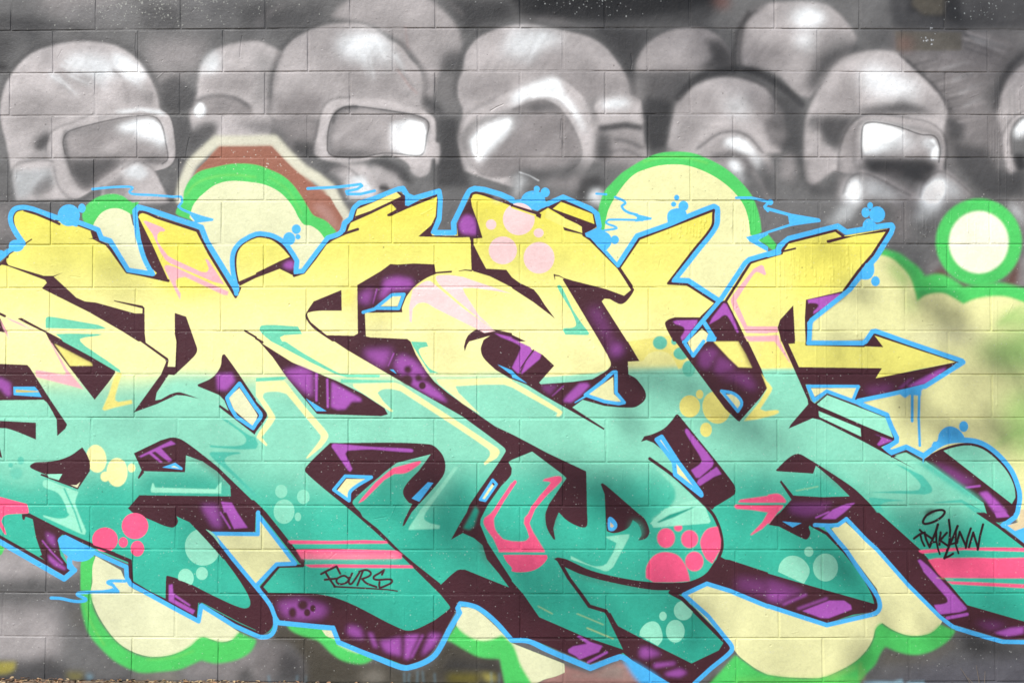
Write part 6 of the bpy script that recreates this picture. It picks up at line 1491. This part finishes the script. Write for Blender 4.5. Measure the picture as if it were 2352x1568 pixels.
GZ = lambda x, y: float(np.interp(x, [-160, -4, -2.41, -1.2, -.36, .2, 1.2, 2.4, 160], [.050, .050, .040, .024, .010, -.01, -.02, -.02, -.02]))
def near(v, lo, hi, n): return list(np.linspace(lo, hi, n))
xs = [-120, -60, -25, -12, -6] + near(0, -4, 4, 161) + [6, 12, 25, 60, 120]
ys = [.12, .03, 0] + [-.01 * k for k in range(1, 41)] + [-.5, -.7, -1, -1.5, -2.5, -4, -7, -12, -30, -80, -160]
rg = random.Random(5)
vs = [(x, y, GZ(x, y) + (rg.uniform(-.005, .006) if abs(x) < 4.1 and y > -1 else 0)) for y in ys for x in xs]
w = len(xs)
fs = [(j * w + i, (j + 1) * w + i, (j + 1) * w + i + 1, j * w + i + 1) for j in range(len(ys) - 1) for i in range(w - 1)]
tag(mesh_obj('ground', vs, fs, soil, None, True), kind='structure')

# dry leaf litter heaped against the foot of the wall
def flat_mat(name, col, rough=.8, transl=0.0):
    m, t, b = node_mat(name); b.inputs['Roughness'].default_value = rough
    nz_ = t.nodes.new('ShaderNodeTexNoise'); nz_.inputs['Scale'].default_value = 30
    mx = t.nodes.new('ShaderNodeMix'); mx.data_type = 'RGBA'
    mx.inputs[6].default_value = (*[c * .65 for c in col], 1); mx.inputs[7].default_value = (*col, 1)
    t.links.new(nz_.outputs['Fac'], mx.inputs[0]); t.links.new(mx.outputs[2], b.inputs['Base Color'])
    return m
litter_ms = [flat_mat('dry_leaf_brown', (.34, .19, .10)), flat_mat('dry_leaf_tan', (.52, .38, .22)), flat_mat('dry_leaf_dark', (.14, .085, .055))]
def leaf_quad(L, W, curl):
    return [(-L/2, 0, 0), (-L*.2, W/2, curl), (L*.2, W*.42, curl*.8), (L/2, 0, curl*.3), (L*.2, -W*.42, curl*.7), (-L*.2, -W/2, curl)], [(0, 1, 2, 3), (0, 3, 4, 5)]
for mi, lm in enumerate(litter_ms):
    V_, F_ = [], []
    for _ in range(900):
        x = rg.uniform(-3.6, 3.6); y = -abs(rg.gauss(.02, .14)) - .012
        q, f = leaf_quad(rg.uniform(.012, .042), rg.uniform(.006, .018), rg.uniform(-.003, .008))
        R = Matrix.Rotation(rg.uniform(0, 6.28), 4, 'Z') @ Matrix.Rotation(rg.uniform(-.5, .5), 4, 'X') @ Matrix.Rotation(rg.uniform(-.4, .4), 4, 'Y')
        p = Vector((x, y, GZ(x, y) + rg.uniform(.003, .012)))
        n0 = len(V_); V_ += [tuple(R @ Vector(v) + p) for v in q]; F_ += [tuple(n0 + i for i in ff) for ff in f]
    tag(mesh_obj('leaf_litter', V_, F_, lm), ['brown dry leaves strewn along the foot of the wall', 'tan dry leaf scraps strewn along the foot of the wall', 'dark rotting leaf scraps along the foot of the wall'][mi], 'leaf litter', kind='stuff')

# dry grass stalks leaning on the wall at the lower right
straw = flat_mat('dry_straw', (.22, .17, .11))
def tube(pts, r0, r1, sides=5):
    V_, F_ = [], []
    for k, p in enumerate(pts):
        d = (Vector(pts[min(k + 1, len(pts) - 1)]) - Vector(pts[max(k - 1, 0)])).normalized()
        a = d.orthogonal().normalized(); b = d.cross(a); r = r0 + (r1 - r0) * k / (len(pts) - 1)
        for s in range(sides):
            t = s / sides * math.tau; V_.append(tuple(Vector(p) + a * math.cos(t) * r + b * math.sin(t) * r))
    for k in range(len(pts) - 1):
        for s in range(sides):
            a, b = k * sides + s, k * sides + (s + 1) % sides; F_.append((a, b, b + sides, a + sides))
    F_.append(tuple(range(sides))[::-1]); F_.append(tuple((len(pts) - 1) * sides + s for s in range(sides)))
    return V_, F_
gx = on_wall([(2246, 1568)])[0][0]
grass = bpy.data.objects.new('dry_grass_tuft', None); C.objects.link(grass); grass.location = (gx, -.03, GZ(gx, 0))
tag(grass, 'thin dry grass stalks standing against the grey foot of the wall, lower right', 'grass')
for dx, tx, h in ((-.02, -.085, .115), (.005, -.012, .13), (.02, .03, .10), (.0, -.05, .07)):
    v_, f_ = tube([(dx, 0, -.02), (dx + (tx - dx) * .45, .008, h * .5), (tx, .016, h)], .0013, .0006)
    mesh_obj('stalk', v_, f_, straw, grass)

# ---------------------------------------------------------------- tree behind the camera that throws the dappled shade
bark = flat_mat('bark', (.16, .12, .09), .9)
leafm, lnt, lb = node_mat('green_leaf'); lb.inputs['Base Color'].default_value = (.07, .12, .035, 1); lb.inputs['Roughness'].default_value = .5
tree = bpy.data.objects.new('shade_tree', None); C.objects.link(tree); tree.location = (-8.6, -11.5, GZ(-8.6, -11))
tag(tree, 'leafy tree behind the viewer that dapples the wall with shade', 'tree')
base = tree.location.copy()
def sky_spot(u, v, d):
    x, z = on_wall([(u, v)])[0]
    return Vector((x, 0, z)) + SUN_FROM * d
LV, LF = [], []
def leaf(p, L, r):
    q, f = leaf_quad(L, L * .55, L * .06)
    R = Matrix.Rotation(r.uniform(0, 6.28), 4, 'Z') @ Matrix.Rotation(r.uniform(-1.2, 1.2), 4, 'X') @ Matrix.Rotation(r.uniform(-1.2, 1.2), 4, 'Y')
    n0 = len(LV); LV.extend(tuple(R @ Vector(v) + p - base) for v in q); LF.extend(tuple(n0 + i for i in ff) for ff in f)
rt = random.Random(21)
limbs = []
for (u, v, length, width, tilt, n, d0) in [(1976, 668, 44, 24, 10, 12, 12), (2164, 726, 84, 40, 15, 34, 13), (2100, 625, 70, 34, 35, 20, 14), (2300, 815, 60, 44, 20, 30, 13), (2090, 940, 70, 42, 60, 28, 13),
    (2310, 1000, 44, 36, 0, 16, 13), (2195, 992, 50, 32, 10, 16, 13), (1480, 868, 120, 36, 14, 34, 14), (1440, 958, 50, 30, 30, 9, 14), (1700, 980, 110, 32, 28, 26, 14), (1936, 1306, 70, 44, 40, 24, 14),
    (1985, 1510, 70, 32, -40, 20, 13), (2034, 1386, 40, 34, 0, 10, 14), (2240, 1478, 100, 30, 5, 22, 14), (1880, 560, 70, 36, 20, 9, 14),
    (2240, 110, 190, 90, 10, 90, 20), (2080, 430, 150, 60, 25, 50, 19), (1620, 890, 170, 70, 25, 50, 20), (2270, 900, 130, 150, 60, 60, 19), (1030, 1180, 160, 80, 55, 70, 18), (1340, 1110, 160, 60, 20, 44, 19),
    (1260, 1350, 190, 80, 40, 60, 20), (1570, 1400, 190, 80, 30, 50, 20), (1830, 1200, 200, 80, 40, 60, 20), (1720, 150, 190, 90, 25, 46, 20), (1440, 60, 240, 60, 5, 56, 21), (740, 1330, 170, 60, 30, 34, 20),
    (520, 1240, 150, 50, 25, 26, 20), (420, 1000, 150, 40, 25, 12, 20), (2160, 1240, 170, 90, 45, 56, 19), (2250, 1400, 150, 70, 20, 34, 19), (250, 620, 160, 50, 20, 14, 20), (620, 60, 220, 60, 10, 30, 20), (150, 1380, 150, 50, 20, 10, 20),
    (900, 760, 160, 40, 25, 10, 20), (1180, 560, 150, 50, 25, 14, 20), (60, 60, 160, 70, 10, 30, 20), (1980, 820, 160, 60, 20, 24, 19), (1460, 1180, 120, 60, 35, 24, 19)]:          # sprays of leaves: where their shade falls, how long, how wide, which way, how many leaves, how far off
    ca, sa = math.cos(math.radians(tilt)), math.sin(math.radians(tilt))
    for _ in range(n):
        p, q = rt.gauss(0, length * .5), rt.gauss(0, width * .5)
        leaf(sky_spot(u + p * ca - q * sa, v + p * sa + q * ca, d0 + rt.uniform(-.9, 1.1)), rt.uniform(.06, .095), rt)
    limbs.append(sky_spot(u, v, d0))
# the rest of the crown, up and to the left of the rays that reach the wall
for _ in range(2600):
    a = rt.uniform(0, 6.28); r = rt.random() ** .5
    p = Vector((-9.6 + 2.8 * r * math.cos(a), -12.0 + 2.2 * r * math.sin(a), 12.0 + rt.gauss(0, 1.2)))
    t = p.y / SUN_FROM.y; hit = p - SUN_FROM * t
    if -2.8 < hit.x < 2.9 and -.3 < hit.z < 3.8: continue
    leaf(p, rt.uniform(.06, .10), rt)
tag(mesh_obj('crown', LV, LF, leafm, tree), kind='stuff')
TV, TF = [], []
def add_tube(pts, r0, r1, sides=8):
    v_, f_ = tube([tuple(Vector(p) - base) for p in pts], r0, r1, sides); n0 = len(TV)
    TV.extend(v_); TF.extend(tuple(i + n0 for i in f) for f in f_)
fork = base + Vector((.3, .2, 6.2))
add_tube([base - Vector((0, 0, .2)), base + Vector((.05, .1, 2)), fork, base + Vector((-.7, 0, 11.5))], .26, .07, 10)
for q in limbs:
    mid = fork.lerp(q, .5) + Vector((rt.uniform(-.3, .3), rt.uniform(-.2, .2), .9))
    add_tube([fork, mid, q], .012, .002, 5)
mesh_obj('trunk', TV, TF, bark, tree, True)
